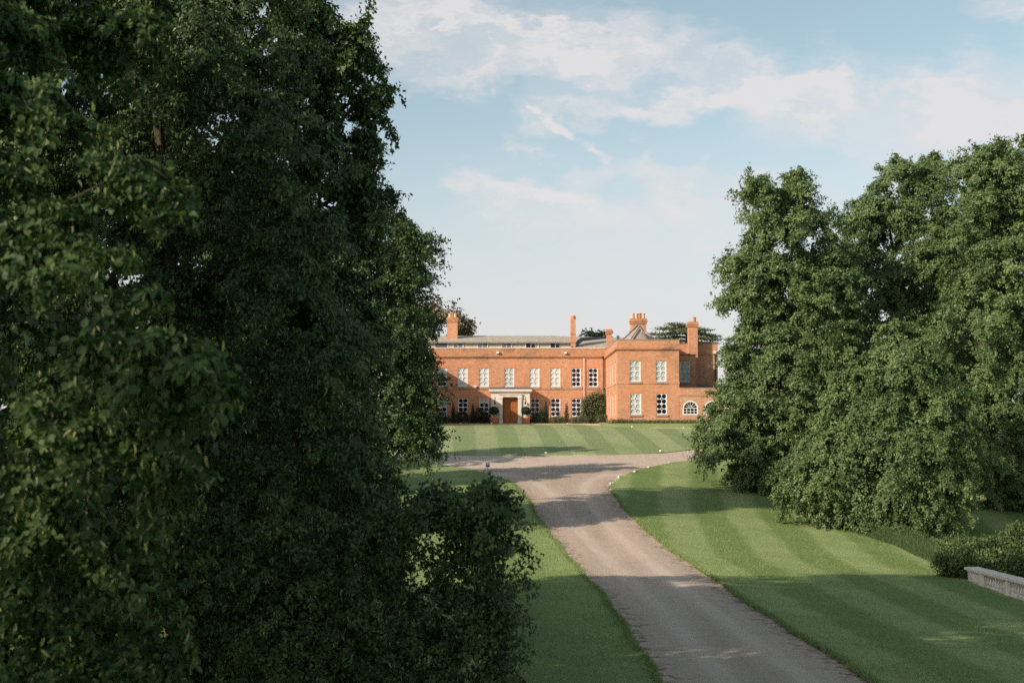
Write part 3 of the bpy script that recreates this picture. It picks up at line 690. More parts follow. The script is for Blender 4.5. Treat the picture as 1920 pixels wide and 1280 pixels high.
def arch_window(x0, x1, z0, z1, y):
    mb = MB(); pts, zc = arch_pts(x0 - .05, x1 + .05, z0, z1 + .05); ins, _ = arch_pts(x0 + .07, x1 - .07, z0, z1 - .07)
    yf, yb = y - .03, y + .07
    o_ = [(x0 - .05, z0 - .04)] + pts + [(x1 + .05, z0 - .04)]; i_ = [(x0 + .07, z0 + .08)] + ins + [(x1 - .07, z0 + .08)]
    for a in range(len(o_) - 1):
        for yy_ in (yf,): mb.quad((*[o_[a][0]], yf, o_[a][1]), (o_[a + 1][0], yf, o_[a + 1][1]), (i_[a + 1][0], yf, i_[a + 1][1]), (i_[a][0], yf, i_[a][1]))
        mb.quad((i_[a][0], yf, i_[a][1]), (i_[a + 1][0], yf, i_[a + 1][1]), (i_[a + 1][0], yb, i_[a + 1][1]), (i_[a][0], yb, i_[a][1]))
    mb.quad((o_[0][0], yf, o_[0][1]), (i_[0][0], yf, i_[0][1]), (i_[-1][0], yf, i_[-1][1]), (o_[-1][0], yf, o_[-1][1]))
    cx = (x0 + x1) / 2; t = .022
    mb.box(x0, x1, y, y + .06, zc - .05, zc + .01); mb.box(x0, x1, y + .005, y + .06, (z0 + zc) / 2 - t, (z0 + zc) / 2 + t)
    for q in (-1, 0, 1):
        xm = cx + q * (x1 - x0) / 4; mb.box(xm - t, xm + t, y + .003, y + .06, z0 + .05, zc - .02)
    for a in (30, 60, 90, 120, 150):
        r = (x1 - x0) / 2 * .95; mb.tube([(cx + .12 * cos(R(a)), y + .03, zc + .11 * sin(R(a))), (cx + r * cos(R(a)), y + .03, zc + .92 * r * sin(R(a)))], t, 4)
    w = H(mb, 'arched_window', 'white')
    MB().prism_y([(x0 + .03, z0)] + [(a, b) for a, b in arch_pts(x0 + .03, x1 - .03, z0, z1 - .03)[0]] + [(x1 - .03, z0)], y + .08, y + .10).build('pane', MAT['glass'], w)
for h_ in aholes: arch_window(*h_, DL)

# the matching wing at the left end, behind the avenue trees
vx1, vx0 = Xp(771, DM), Xp(771, DM) - 7.5
vh = [(vx1 - 1.9, vx1 - .95, Zp(715.3, DW), Zp(676, DW)), (vx1 - 1.9, vx1 - .95, Zp(777, DW), Zp(737, DW)), (vx1 - 4.2, vx1 - 3.25, Zp(715.3, DW), Zp(676, DW)), (vx1 - 4.2, vx1 - 3.25, Zp(777, DW), Zp(737, DW))]
vg = float(terrain(-12, DW)) - .8
H(wall_open(MB(), vx0, vx1, vg, wz - .35, DW, vh), 'wall', 'brick')
for h_ in vh: window(*h_, DW, (1, 'blind'))
H(MB().box(vx0, vx0 + .3, DW + .01, DM, vg, wz - .35), 'wall', 'brick'); H(MB().box(vx1 - .3, vx1, DW + .01, DM - .002, vg, wz - .35), 'wall', 'brick')
mb = MB(); mb.box(vx0 - .05, vx1 + .05, DW - .05, DW + .4, wz - .348, wz); mb.box(vx0 - .05, vx0 + .4, DW + .402, DM - .06, wz - .348, wz); mb.box(vx1 - .4, vx1 + .05, DW + .402, DM - .06, wz - .348, wz); H(mb, 'parapet', 'brick_weathered')
H(MB().box(vx0 + .41, vx1 - .41, DW + .41, DM, wz - .9, wz - .7), 'roof_deck', 'lead')
# chimneys
def chimney(a, b, top, bot, d, depth, pots, cap=True, panel=0, tall_round=False):
    x0, x1, z0, z1 = xz(a, top, b, bot, d); mb = MB(); mb.box(x0, x1, d, d + depth, z0, z1)
    ch = H(mb, 'chimney', 'brick')
    if cap:
        c = MB(); c.box(x0 - .07, x1 + .07, d - .07, d + depth + .07, z1 - .42, z1 - .27); c.box(x0 - .11, x1 + .11, d - .11, d + depth + .11, z1 - .24, z1 - .08); c.box(x0 - .05, x1 + .05, d - .05, d + depth + .05, z1 - .08, z1 + .06)
        c.build('chimney_cap', MAT['brick_weathered'], ch)
    if tall_round:
        c = MB(); c.box(x0 - .05, x1 + .05, d - .05, d + depth + .05, z0 + 1.25, z0 + 1.33); c.box(x0 - .06, x1 + .06, d - .06, d + depth + .06, z0 + .42, z0 + .5)
        c.lathe((x0 + x1) / 2, d + depth / 2, [((x1 - x0) * .56, z1), ((x1 - x0) * .58, z1 + .2), ((x1 - x0) * .44, z1 + .36)], 10); c.build('chimney_cap', MAT['brick_red'], ch)
    for (px, hh, m, r) in pots:
        xc = Xp(px, d); c = MB(); z = z1 + (.06 if cap else 0)
        c.lathe(xc, d + depth / 2, [(r * 1.15, z), (r, z + .12), (r * .88, z + hh * .7), (r * .95, z + hh * .78), (r * 1.12, z + hh * .86), (r * 1.12, z + hh * .95), (r * .8, z + hh)], 10); c.build('chimney_pot', MAT[m], ch, True)
    return ch
chimney(838, 857.5, 596, 640, 144, 1.2, [(843, .45, 'pot_buff', .17), (848, .55, 'terracotta', .17), (853, .45, 'pot_buff', .17)])
chimney(1070.3, 1079.7, 598, 650, 141.2, .6, [], False, tall_round=True)
chimney(1138, 1147.5, 618, 660, 139.4, .6, [], True)
chimney(1184, 1212.5, 598, 640, 131, 1.1, [(1188, .5, 'pot_buff', .17), (1195, .5, 'pot_buff', .17), (1201.5, .52, 'terracotta', .16), (1208, .52, 'pot_buff', .15)])
chimney(1292.5, 1309, 604, 735, 128.9, 1.2, [(1304.5, .45, 'terracotta', .15)])
# rainwater pipes, floodlights
H(MB().tube([(Xp(1095, DM), DM - .14, zc0), (Xp(1095, DM), DM - .14, gz)], .04, 6), 'downpipe', 'stone'); H(MB().tube([(Xp(1131.5, DM), DM - .14, zc0 + .2), (Xp(1131.5, DM), DM - .14, gz)], .06, 6), 'downpipe', 'iron')
H(MB().box(Xp(1129, DM), Xp(1134, DM), DM - .26, DM - .06, Zp(672, DM), Zp(668, DM)), 'rainwater_head', 'iron')
H(MB().tube([(Xp(1341, DR), DR - .12, Zp(662, DR)), (Xp(1341, DR), DR - .12, rg)], .06, 6), 'downpipe', 'iron'); H(MB().box(Xp(1338.5, DR), Xp(1343.5, DR), DR - .24, DR - .02, Zp(663, DR), Zp(658, DR)), 'rainwater_head', 'white')
for (a, b) in ((933, 661), (1060, 661.5), (891, 724)):
    x, z = Xp(a, DM), Zp(b, DM); f = MB(); f.box(x - .13, x + .13, DM - .30, DM - .12, z - .09, z + .10); f.box(x - .03, x + .03, DM - .12, DM - .05, z - .03, z + .03); H(f, 'floodlight', 'white')
# stone porch with pilasters and the double door
DP = DM - 1.36
px0, px1 = Xp(921, DP), Xp(993.5, DP); pz = Zp(735.5, DP); pg = terrain(0, DP) - .3
dx0, dx1 = Xp(942.3, DP), Xp(971, DP); dzt = Zp(744.5, DP)
mb = wall_open(MB(), px0, px1, pg, pz, DP, [(dx0, dx1, pg, dzt)], .5)
mb.quad((px0, DP, pg), (px0, DM, pg), (px0, DM, pz), (px0, DP, pz)); mb.quad((px1, DP, pg), (px1, DM, pg), (px1, DM, pz), (px1, DP, pz))
porch = H(mb, 'porch', 'stone')
def PP(mb, name, mat): return mb.build(name, MAT[mat], porch)
mb = MB(); mb.box(px0 - .12, px1 + .12, DP - .16, DM - .02, pz + .002, pz + .10); mb.box(px0 - .22, px1 + .22, DP - .26, DM - .02, pz + .102, pz + .30); PP(mb, 'porch_cornice', 'stone')
PP(MB().box(px0 - .05, px1 + .05, DP - .06, DM - .02, pz + .302, pz + .52), 'porch_roof', 'lead')
for a, b in ((936.2, 942.1), (971.2, 977.8)):
    x0, x1 = Xp(a, DP), Xp(b, DP); mb = MB(); mb.box(x0, x1, DP - .14, DP - .002, pg, dzt - .10); mb.box(x0 - .04, x1 + .04, DP - .18, DP - .003, pg, pg + .65); mb.box(x0 - .05, x1 + .05, DP - .19, DP - .003, dzt - .10, dzt + .02); PP(mb, 'pilaster', 'stone')
mb = MB(); mb.box(Xp(935.5, DP), Xp(978.5, DP), DP - .15, DP - .002, dzt + .022, dzt + .22); mb.box(Xp(934.5, DP), Xp(979.5, DP), DP - .21, DP - .003, dzt + .222, dzt + .31); PP(mb, 'entablature', 'stone')
door = H(MB().box(dx0 + .003, dx1 - .003, DP + .42, DP + .48, pg, dzt - .003), 'door', 'wood')
xm = (dx0 + dx1) / 2
for s_ in (-1, 1):
    for (za_, zb_) in ((.45, 1.0), (1.1, 1.75), (1.85, 2.5)):
        a, b = sorted((xm + s_ * .07, xm + s_ * .66)); mb = MB(); z0 = pg + .3
        for (i0, o0) in ((0, .0), (.07, .018)):
            mb.box(a + i0, b - i0, DP + .40 - o0, DP + .419, z0 + za_ - .35 + i0, z0 + zb_ - .35 - i0)
        mb.build('door_panel', MAT['wood'], door)
MB().lathe(xm + .08, DP + .38, [(.035, pg + 1.32), (.045, pg + 1.35), (.03, pg + 1.4)], 8).build('door_handle', MAT['iron'], door)
MB().box(xm - .008, xm + .008, DP + .405, DP + .419, pg, dzt - .02).build('door_seam', MAT['iron'], door)
for (a, b) in ((927.8, 744), (985.2, 744)):
    x = Xp(a, DP); z1 = Zp(b, DP); mb = MB(); mb.tube([(x, DP - .03, z1), (x, DP - .03, z1 - .55)], .018, 5); mb.tube([(x, DP - .03, z1 - .35), (x, DP - .16, z1 - .28), (x, DP - .20, z1 - .45)], .015, 5); mb.lathe(x, DP - .20, [(.03, z1 - .72), (.075, z1 - .66), (.085, z1 - .50), (.03, z1 - .44)], 6); H(mb, 'wall_lantern', 'iron')

# ------------------------------------------------------------------ foliage
def nrm(a): return a / np.maximum(np.linalg.norm(a, axis=-1, keepdims=True), 1e-6)
def leaf_mesh(name, mat, base, axis, normal, length, width, tint, rich=False, tri=False):
    """one folded leaf per row"""
    n = len(base); w = np.cross(axis, normal)
    L_ = length[:, None]; W_ = width[:, None]
    tip = base + axis * L_ - normal * L_ * .18
    if tri:
        a1 = base + axis * L_ * .18
        v = np.stack([a1 - w * W_ * .55, tip, a1 + w * W_ * .55], 1); f = np.arange(3 * n).reshape(-1, 3); t = tint
    elif rich:
        a1 = base + axis * L_ * .16; a2 = base + axis * L_ * .58
        v = np.stack([base, a1 - w * W_ * .46 + normal * L_ * .05, a2 - w * W_ * .44 + normal * L_ * .03, tip, a2 + w * W_ * .44 + normal * L_ * .03, a1 + w * W_ * .46 + normal * L_ * .05], 1)
        i = np.arange(n)[:, None] * 6
        f = np.concatenate([i + np.array([0, 1, 2, 3]), i + np.array([0, 3, 4, 5])], 1).reshape(-1, 4); t = np.repeat(tint, 2)
    else:
        a1 = base + axis * L_ * .40
        v = np.stack([base, a1 - w * W_ * .5 + normal * L_ * .08, tip, a1 + w * W_ * .5 + normal * L_ * .08], 1)
        f = (np.arange(n)[:, None] * 4) + np.arange(4)[None, :]; t = tint
    return mesh_arrays(name, v.reshape(-1, 3), [f], mat, False, t)
def bough_leaves(rng, P, D, L, nT, nL, leaf, droop):
    B = len(P); up = np.array([0, 0, 1.0])
    side = nrm(np.cross(D, up) + rng.normal(0, .25, (B, 3)))
    t = rng.uniform(.08, 1, (B, nT))
    tp = P[:, None] + D[:, None] * (L[:, None] * t)[..., None]; tp[..., 2] -= droop * .5 * L[:, None] * t ** 2
    sg = rng.choice([-1.0, 1.0], (B, nT)) * rng.uniform(.25, 1, (B, nT))
    td = D[:, None] * .6 + side[:, None] * sg[..., None] + rng.normal(0, .28, (B, nT, 3)); td[..., 2] -= .35 * droop; td = nrm(td)
    tl = L[:, None] * .46 * (1.05 - .5 * t) * rng.uniform(.5, 1.25, (B, nT))
    s = rng.uniform(.0, 1, (B, nT, nL)); s = np.maximum(s, 0)
    lp = tp[:, :, None] + td[:, :, None] * (tl[..., None] * s)[..., None]; lp[..., 2] -= .4 * droop * tl[..., None] * s ** 2
    lp += rng.normal(0, leaf * .45, lp.shape)
    la = td[:, :, None] * .45 + rng.normal(0, .62, lp.shape); la[..., 2] -= .5; la = nrm(la)
    ln = D[:, None, None] * .7 + up * .65 + rng.normal(0, .33, lp.shape); ln = nrm(ln - la * (ln * la).sum(-1, keepdims=True))
    tint = np.clip(rng.normal(.42, .12, lp.shape[:3]) + (rng.normal(0, .13, (B, 1, 1)) + rng.normal(0, .07, (B, nT, 1))) + .12 * (s - .5), 0, .86)
    return lp.reshape(-1, 3), la.reshape(-1, 3), ln.reshape(-1, 3), tint.ravel()
class Lobes:
    def __init__(s, rows): s.c = np.array([r[0] for r in rows], float); s.r = np.array([r[1] for r in rows], float)
def px_lobes(d, rows, dmin=1.0, squash=1.0):
    out = []
    for q in rows:
        px, py, rx, ry = q[:4]; dd = d + (q[4] if len(q) > 4 else 0); c = at(px, py, dd); s = dd / F
        out.append((c, (rx * s, max(dmin, (rx + ry) * .5 * s * squash), ry * s)))
    return Lobes(out)
def sample_boughs(rng, lob, n, core, keep_in=.12, bias_cam=.0):
    area = (lob.r[:, 0] * lob.r[:, 2] + lob.r[:, 0] * lob.r[:, 1] + lob.r[:, 1] * lob.r[:, 2]) ; area = np.maximum(area, .3 * np.median(area)); p = area / area.sum()
    k = rng.choice(len(p), n * 3, p=p); d = nrm(rng.normal(0, 1, (n * 3, 3)))
    if bias_cam:
        flip = (d[:, 1] > 0) & (rng.uniform(0, 1, len(d)) < bias_cam); d[flip, 1] *= -1
    P = lob.c[k] + d * lob.r[k] * rng.uniform(.62, 1.03, (len(k), 1))
    nrmv = nrm(d / lob.r[k])
    q = np.min(np.sqrt((((P[:, None] - lob.c[None]) / lob.r[None]) ** 2).sum(-1)), 1)
    ok = (q > .74) | (rng.uniform(0, 1, len(q)) < keep_in)
    P, nrmv = P[ok][:n], nrmv[ok][:n]
    out = P - np.array([core[0], core[1], 0]); out[:, 2] = 0; out = nrm(out)
    return P, nrm(nrmv * .75 + out * .45)
def make_tree(name, base, top, lob, n, L, nT, nL, leaf, mat, seed, label, cat='tree', group=None, droop=.6, rich=False, bias_cam=0.0, trunk_r=.45, bract=.05, clip=True, keep_in=.25, limbs=70, tri=False, limb_r=1.0):
    rng = np.random.default_rng(seed); base = np.array(base, float)
    P, D = sample_boughs(rng, lob, n, base, keep_in, bias_cam)
    D = nrm(D + rng.normal(0, .28, D.shape) + np.array([0, 0, -.22 * droop]))
    Ls = L * rng.uniform(.5, 1.5, len(P)); st = P - D * (Ls * .7)[:, None]
    lp, la, ln, ti = bough_leaves(rng, st, D, Ls, nT, nL, leaf, droop)
    if clip:
        ok = lp[:, 2] > terrain(lp[:, 0], lp[:, 1]) + .15; lp, la, ln, ti = lp[ok], la[ok], ln[ok], ti[ok]
    le = leaf * rng.uniform(.7, 1.25, len(lp)); wd = le * rng.uniform(.6, .82, len(lp))
    b = rng.uniform(0, 1, len(lp)) < bract
    ti[b] = rng.uniform(.93, 1.0, b.sum()); wd[b] = le[b] * .26; le[b] *= 1.15; la[b] = nrm(la[b] + np.array([0, 0, -1.2])); ln[b] = nrm(ln[b] - la[b] * (ln[b] * la[b]).sum(-1, keepdims=True))
    root = empty(name, base); tag(root, label, cat, group)
    me = leaf_mesh('crown', mat, lp, la, ln, le, wd, ti, rich, tri)
    link('crown', me, root)
    mb = MB(); H_ = top - base[2]; hs = np.linspace(0, 1, 9)
    sway = rng.normal(0, .012, (9, 2)).cumsum(0) * H_
    tp = [np.array([base[0] + sway[i, 0], base[1] + sway[i, 1], base[2] - .3 + h * H_ * .80]) for i, h in enumerate(hs)]
    mb.tube(tp, [trunk_r * (1.5 if i == 0 else 1.0) * (1 - .9 * h) + .02 for i, h in enumerate(hs)], 9)
    pick = rng.choice(len(P), min(limbs, len(P)), replace=False)
    for i in pick:
        if st[i][2] > base[2] + .74 * H_: continue
        e = st[i] + D[i] * Ls[i] * .5; hd = np.hypot(e[0] - base[0], e[1] - base[1]); z0 = np.clip(e[2] - hd * rng.uniform(.35, .8), base[2] + 1.2, base[2] + H_ * .76)
        j = np.clip((z0 - base[2] + .3) / (H_ * .80) * 8, 0, 7.99); a = int(j); s0 = tp[a] + (tp[a + 1] - tp[a]) * (j - a)
        m1 = s0 + (e - s0) * .45 + np.array([0, 0, hd * .10]) + rng.normal(0, .15, 3); r0 = (.035 + .012 * hd) * limb_r
        mb.tube([s0, m1, st[i], e], [r0 * 1.5, r0, r0 * .55, .012], 4)
    mb.build('trunk', MAT['bark'], root, True)
    return root
# right-hand group (roughly 70 to 90 m off)
GR = 'lime trees at the edge of the right lawn'
def gbase(px, d): x = (px - 960) / F * d; return (x, d, float(terrain(x, d)))
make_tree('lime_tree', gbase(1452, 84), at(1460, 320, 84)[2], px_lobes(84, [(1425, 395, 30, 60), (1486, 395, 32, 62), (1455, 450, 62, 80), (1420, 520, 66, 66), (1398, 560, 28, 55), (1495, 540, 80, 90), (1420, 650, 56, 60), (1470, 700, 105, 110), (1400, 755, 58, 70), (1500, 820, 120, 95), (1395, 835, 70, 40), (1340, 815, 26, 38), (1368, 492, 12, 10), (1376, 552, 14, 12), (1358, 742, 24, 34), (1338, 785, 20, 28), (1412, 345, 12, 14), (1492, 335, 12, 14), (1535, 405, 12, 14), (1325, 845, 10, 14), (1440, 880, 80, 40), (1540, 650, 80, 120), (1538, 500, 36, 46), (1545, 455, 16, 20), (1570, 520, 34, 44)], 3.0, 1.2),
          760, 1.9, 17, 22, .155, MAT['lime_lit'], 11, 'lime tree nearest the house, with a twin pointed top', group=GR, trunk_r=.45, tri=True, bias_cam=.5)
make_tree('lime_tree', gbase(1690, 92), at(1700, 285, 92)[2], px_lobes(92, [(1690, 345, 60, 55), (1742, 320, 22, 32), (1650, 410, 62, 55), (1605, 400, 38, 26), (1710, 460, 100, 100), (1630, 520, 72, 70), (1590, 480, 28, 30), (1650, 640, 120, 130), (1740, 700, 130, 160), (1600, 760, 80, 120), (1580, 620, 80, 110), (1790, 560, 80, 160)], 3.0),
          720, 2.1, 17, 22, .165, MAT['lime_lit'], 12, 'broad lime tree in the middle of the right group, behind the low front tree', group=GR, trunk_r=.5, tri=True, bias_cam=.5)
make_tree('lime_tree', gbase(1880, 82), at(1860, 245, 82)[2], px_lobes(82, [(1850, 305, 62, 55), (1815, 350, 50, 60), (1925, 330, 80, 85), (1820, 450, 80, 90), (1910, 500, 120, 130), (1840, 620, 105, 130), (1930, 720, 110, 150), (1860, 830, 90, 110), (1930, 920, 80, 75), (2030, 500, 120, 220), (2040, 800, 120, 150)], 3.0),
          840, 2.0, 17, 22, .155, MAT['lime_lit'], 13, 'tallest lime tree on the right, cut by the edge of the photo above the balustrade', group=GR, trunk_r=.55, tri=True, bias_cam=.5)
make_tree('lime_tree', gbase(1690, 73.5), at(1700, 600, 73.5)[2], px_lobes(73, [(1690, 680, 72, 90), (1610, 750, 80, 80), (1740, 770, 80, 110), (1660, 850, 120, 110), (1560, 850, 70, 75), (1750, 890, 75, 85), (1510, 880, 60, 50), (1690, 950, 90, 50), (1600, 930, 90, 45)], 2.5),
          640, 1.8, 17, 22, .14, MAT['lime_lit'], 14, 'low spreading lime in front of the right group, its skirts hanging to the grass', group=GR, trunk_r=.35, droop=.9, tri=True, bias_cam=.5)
# left avenue, from the near one to the far one
GL = 'avenue lime trees on the left of the drive'
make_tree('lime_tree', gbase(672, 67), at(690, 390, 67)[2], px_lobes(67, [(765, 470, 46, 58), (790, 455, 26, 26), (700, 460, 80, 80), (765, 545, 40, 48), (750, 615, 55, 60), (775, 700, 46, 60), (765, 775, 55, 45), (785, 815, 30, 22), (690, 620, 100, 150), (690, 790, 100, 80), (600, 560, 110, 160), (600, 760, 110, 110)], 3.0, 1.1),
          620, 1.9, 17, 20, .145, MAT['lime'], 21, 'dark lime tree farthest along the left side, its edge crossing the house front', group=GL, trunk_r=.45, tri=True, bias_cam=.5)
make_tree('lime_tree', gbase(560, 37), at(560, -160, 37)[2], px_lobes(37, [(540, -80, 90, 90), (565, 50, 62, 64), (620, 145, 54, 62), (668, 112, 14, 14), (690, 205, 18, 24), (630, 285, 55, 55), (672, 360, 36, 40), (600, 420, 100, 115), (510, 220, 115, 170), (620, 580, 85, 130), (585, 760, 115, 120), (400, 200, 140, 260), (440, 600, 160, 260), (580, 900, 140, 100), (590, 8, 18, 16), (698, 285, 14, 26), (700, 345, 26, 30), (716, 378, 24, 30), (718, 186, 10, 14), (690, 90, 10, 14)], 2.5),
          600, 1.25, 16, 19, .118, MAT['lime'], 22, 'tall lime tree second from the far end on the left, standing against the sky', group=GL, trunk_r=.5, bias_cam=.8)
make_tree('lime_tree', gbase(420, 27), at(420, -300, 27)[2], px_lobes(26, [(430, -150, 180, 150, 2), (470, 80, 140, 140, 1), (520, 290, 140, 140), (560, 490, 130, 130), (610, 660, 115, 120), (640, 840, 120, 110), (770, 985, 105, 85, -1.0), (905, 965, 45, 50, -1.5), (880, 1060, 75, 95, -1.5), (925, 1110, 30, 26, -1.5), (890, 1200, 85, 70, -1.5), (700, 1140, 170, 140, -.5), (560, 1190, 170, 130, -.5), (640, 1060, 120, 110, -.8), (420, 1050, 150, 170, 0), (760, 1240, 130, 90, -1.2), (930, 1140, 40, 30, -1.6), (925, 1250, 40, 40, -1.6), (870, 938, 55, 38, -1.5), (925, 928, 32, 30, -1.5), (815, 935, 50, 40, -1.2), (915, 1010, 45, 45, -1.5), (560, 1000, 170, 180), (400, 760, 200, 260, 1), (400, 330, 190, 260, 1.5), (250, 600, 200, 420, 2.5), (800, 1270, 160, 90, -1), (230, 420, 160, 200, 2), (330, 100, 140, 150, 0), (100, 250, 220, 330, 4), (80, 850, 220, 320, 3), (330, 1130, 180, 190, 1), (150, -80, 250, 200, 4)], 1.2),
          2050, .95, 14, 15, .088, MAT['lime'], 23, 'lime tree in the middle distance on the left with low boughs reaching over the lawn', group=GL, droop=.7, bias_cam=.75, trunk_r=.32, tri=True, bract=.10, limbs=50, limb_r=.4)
make_tree('lime_tree', gbase(-520, 12), at(-400, -500, 12)[2], px_lobes(11, [(20, 350, 90, 60, .2), (90, 420, 90, 60), (170, 500, 90, 60, -.4), (245, 575, 85, 58, -.7), (320, 645, 70, 50, -1.0), (390, 695, 48, 34, -1.2), (60, 480, 80, 60), (230, 660, 100, 50, -.6), (330, 720, 60, 30, -1.0), (120, 760, 90, 40, -.2), (220, 810, 100, 45, -.3), (310, 855, 60, 32, -.3), (60, 860, 110, 50),
          (60, 180, 80, 40, .6), (140, 230, 80, 42, .5), (220, 290, 70, 40, .3), (285, 330, 45, 28, .2), (335, 350, 18, 14, .2), (30, 990, 120, 50, .2), (150, 970, 110, 48, .2), (260, 1000, 80, 40, .3), (80, 1120, 150, 60, .4), (230, 1150, 110, 55, .5), (330, 1160, 60, 40, .6), (60, 1250, 160, 60, .3), (220, 1260, 130, 50, .4),
          (40, 40, 140, 60, 1.5), (230, 60, 130, 50, 2.5), (-300, 500, 320, 700, 1), (-200, 0, 260, 260, 2), (200, 900, 160, 300, 4)], .35),
          880, .46, 13, 11, .070, MAT['lime_near'], 24, 'nearest lime tree with large soft leaves filling the left edge', group=GL, droop=.8, rich=True, bias_cam=.8, trunk_r=.4, bract=.13, keep_in=.2, limbs=5, limb_r=.14)
# the avenue goes on beyond the frame to the left and behind the camera; these shade what is in view, and some are added only for that
def copy_tree(src, loc, rz, label, group, sc=1.0):
    r = src.copy(); COL.objects.link(r); r.location = loc; r.rotation_euler = (0, 0, rz); r['label'] = label; r['group'] = group; r.scale = (sc, sc, sc)
    for ch in src.children:
        c = ch.copy(); COL.objects.link(c); c.parent = r
    return r
roots = [o for o in COL.objects if o.name.startswith('lime_tree')]
t_r1, t_r2, t_r3 = roots[0], roots[1], roots[2]
GO = 'lime trees of the avenue outside the picture'
for (src, x, y, rz, sc, lb) in [(t_r2, -23, 10, 1.0, 1.0, 'lime tree out of view to the left, beside the nearest avenue tree'), (t_r3, -17, -8, 2.4, .95, 'lime tree out of view behind the camera on its left'),
                            (t_r1, -18, 27, 3.9, 1.0, 'lime tree added out of view to the left to shade the near drive')]:  # the last one is an unseen tree added to shade the near drive
    copy_tree(src, (x, y, float(terrain(x, y))), rz, lb, GO, sc)
copy_tree(t_r1, (-15, 77, float(terrain(-15, 77))), 2.0, 'lime tree by the turning circle, hidden behind the farthest avenue tree on the left', GL, .8)
copy_tree(t_r2, (-16.5, 88, float(terrain(-16.5, 88))), 4.4, 'last lime tree by the turning circle on the left, hidden behind the others', GL, .72)
copy_tree(t_r3, (-12.5, 33, float(terrain(-12.5, 33))), 5.2, 'lime tree in the second row on the left, seen in gaps behind the near ones', GL, .95)
copy_tree(roots[4], (-11.5, 18.5, float(terrain(-11.5, 18.5))), .6, 'lime tree added at the left edge to darken the gap between avenue trees', GL, 1.15)  # added to keep skylight off the crowns behind, so the hollow goes dark
copy_tree(roots[3], (-14, -6, float(terrain(-14, -6))), 1.1, 'low lime tree added out of view beside the camera to block skylight', GO, 1.5)  # unseen tree, added and enlarged to block skylight from the near left crowns
copy_tree(roots[3], (-9.2, 41, float(terrain(-9.2, 41))), 3.0, 'low lime tree in the second row on the left, behind the low boughs', GL, .9)
copy_tree(t_r3, (34, 101, float(terrain(34, 101))), 2.6, 'lime tree in the back row on the right, seen in gaps near the edge', GR, .85)
copy_tree(t_r2, (23.5, 106, float(terrain(23.5, 106))), 4.0, 'lime tree in the back row, seen in gaps behind the twin topped one', GR, .66)

# trees behind the house
def simple_crown(rng, lob, n, leaf, up_bias=.5):
    area = lob.r[:, 0] * lob.r[:, 2]; k = rng.choice(len(area), n, p=area / area.sum()); d = nrm(rng.normal(0, 1, (n, 3)))
    p = lob.c[k] + d * lob.r[k] * (rng.uniform(.35, 1.0, (n, 1)) ** .5); p += rng.normal(0, leaf * .8, p.shape)
    a = nrm(rng.normal(0, 1, (n, 3)) + d * .5); nn = nrm(d * .6 + np.array([0, 0, up_bias]) + rng.normal(0, .5, (n, 3))); nn = nrm(nn - a * (nn * a).sum(-1, keepdims=True))
    return p, a, nn
def clumps(rng, lob, m, r):
    """break lobes into many small clumps"""
    area = lob.r[:, 0] * lob.r[:, 2]; k = rng.choice(len(area), m, p=area / area.sum()); d = nrm(rng.normal(0, 1, (m, 3)))
    c = lob.c[k] + d * lob.r[k] * rng.uniform(.5, 1.0, (m, 1)); return Lobes([(q, r * rng.uniform(.6, 1.3) * np.array([1, 1, .75])) for q in c])
def clump_tree(name, base, lob, m, r, n, leaf, mat, seed, label, cat='tree', trunk_r=.3, group=None):
    rng = np.random.default_rng(seed); cl = clumps(rng, lob, m, r); p, a, nn = simple_crown(rng, cl, n, leaf)
    root = empty(name, base); tag(root, label, cat, group); le = leaf * rng.uniform(.7, 1.3, n)
    link('crown', leaf_mesh('crown', mat, p, a, nn, le, le * .8, np.clip(rng.normal(.45, .2, n), 0, 1)), root)
    mb = MB(); b = np.array(base); top = lob.c[np.argmax(lob.c[:, 2])]
    mb.tube([b - (0, 0, .3), b + (top - b) * .5, top], [trunk_r, trunk_r * .6, .06], 7)
    for q in cl.c[:40]: mb.tube([b + (top - b) * rng.uniform(.3, .7), (b + top) * .25 + q * .5, q], [.12, .07, .02], 4)
    mb.build('trunk', MAT['bark'], root, True); return root
clump_tree('oak_tree', gbase(800, 166), px_lobes(166, [(790, 590, 45, 45), (830, 605, 40, 38), (770, 650, 70, 60), (862, 612, 20, 18), (880, 616, 8, 10), (740, 600, 60, 60)], 3), 110, .85, 9000, .30, MAT['far_leaf'], 31, 'sunlit bronze tinted tree behind the left end of the roof', trunk_r=.5)
clump_tree('oak_tree', gbase(1116, 210), px_lobes(210, [(1116, 632, 20, 8), (1108, 634, 14, 8), (1125, 636, 10, 8), (1116, 660, 30, 30)], 3), 60, .8, 5000, .4, MAT['box_leaf'], 32, 'dark round treetop just showing over the main roof ridge', trunk_r=.3)
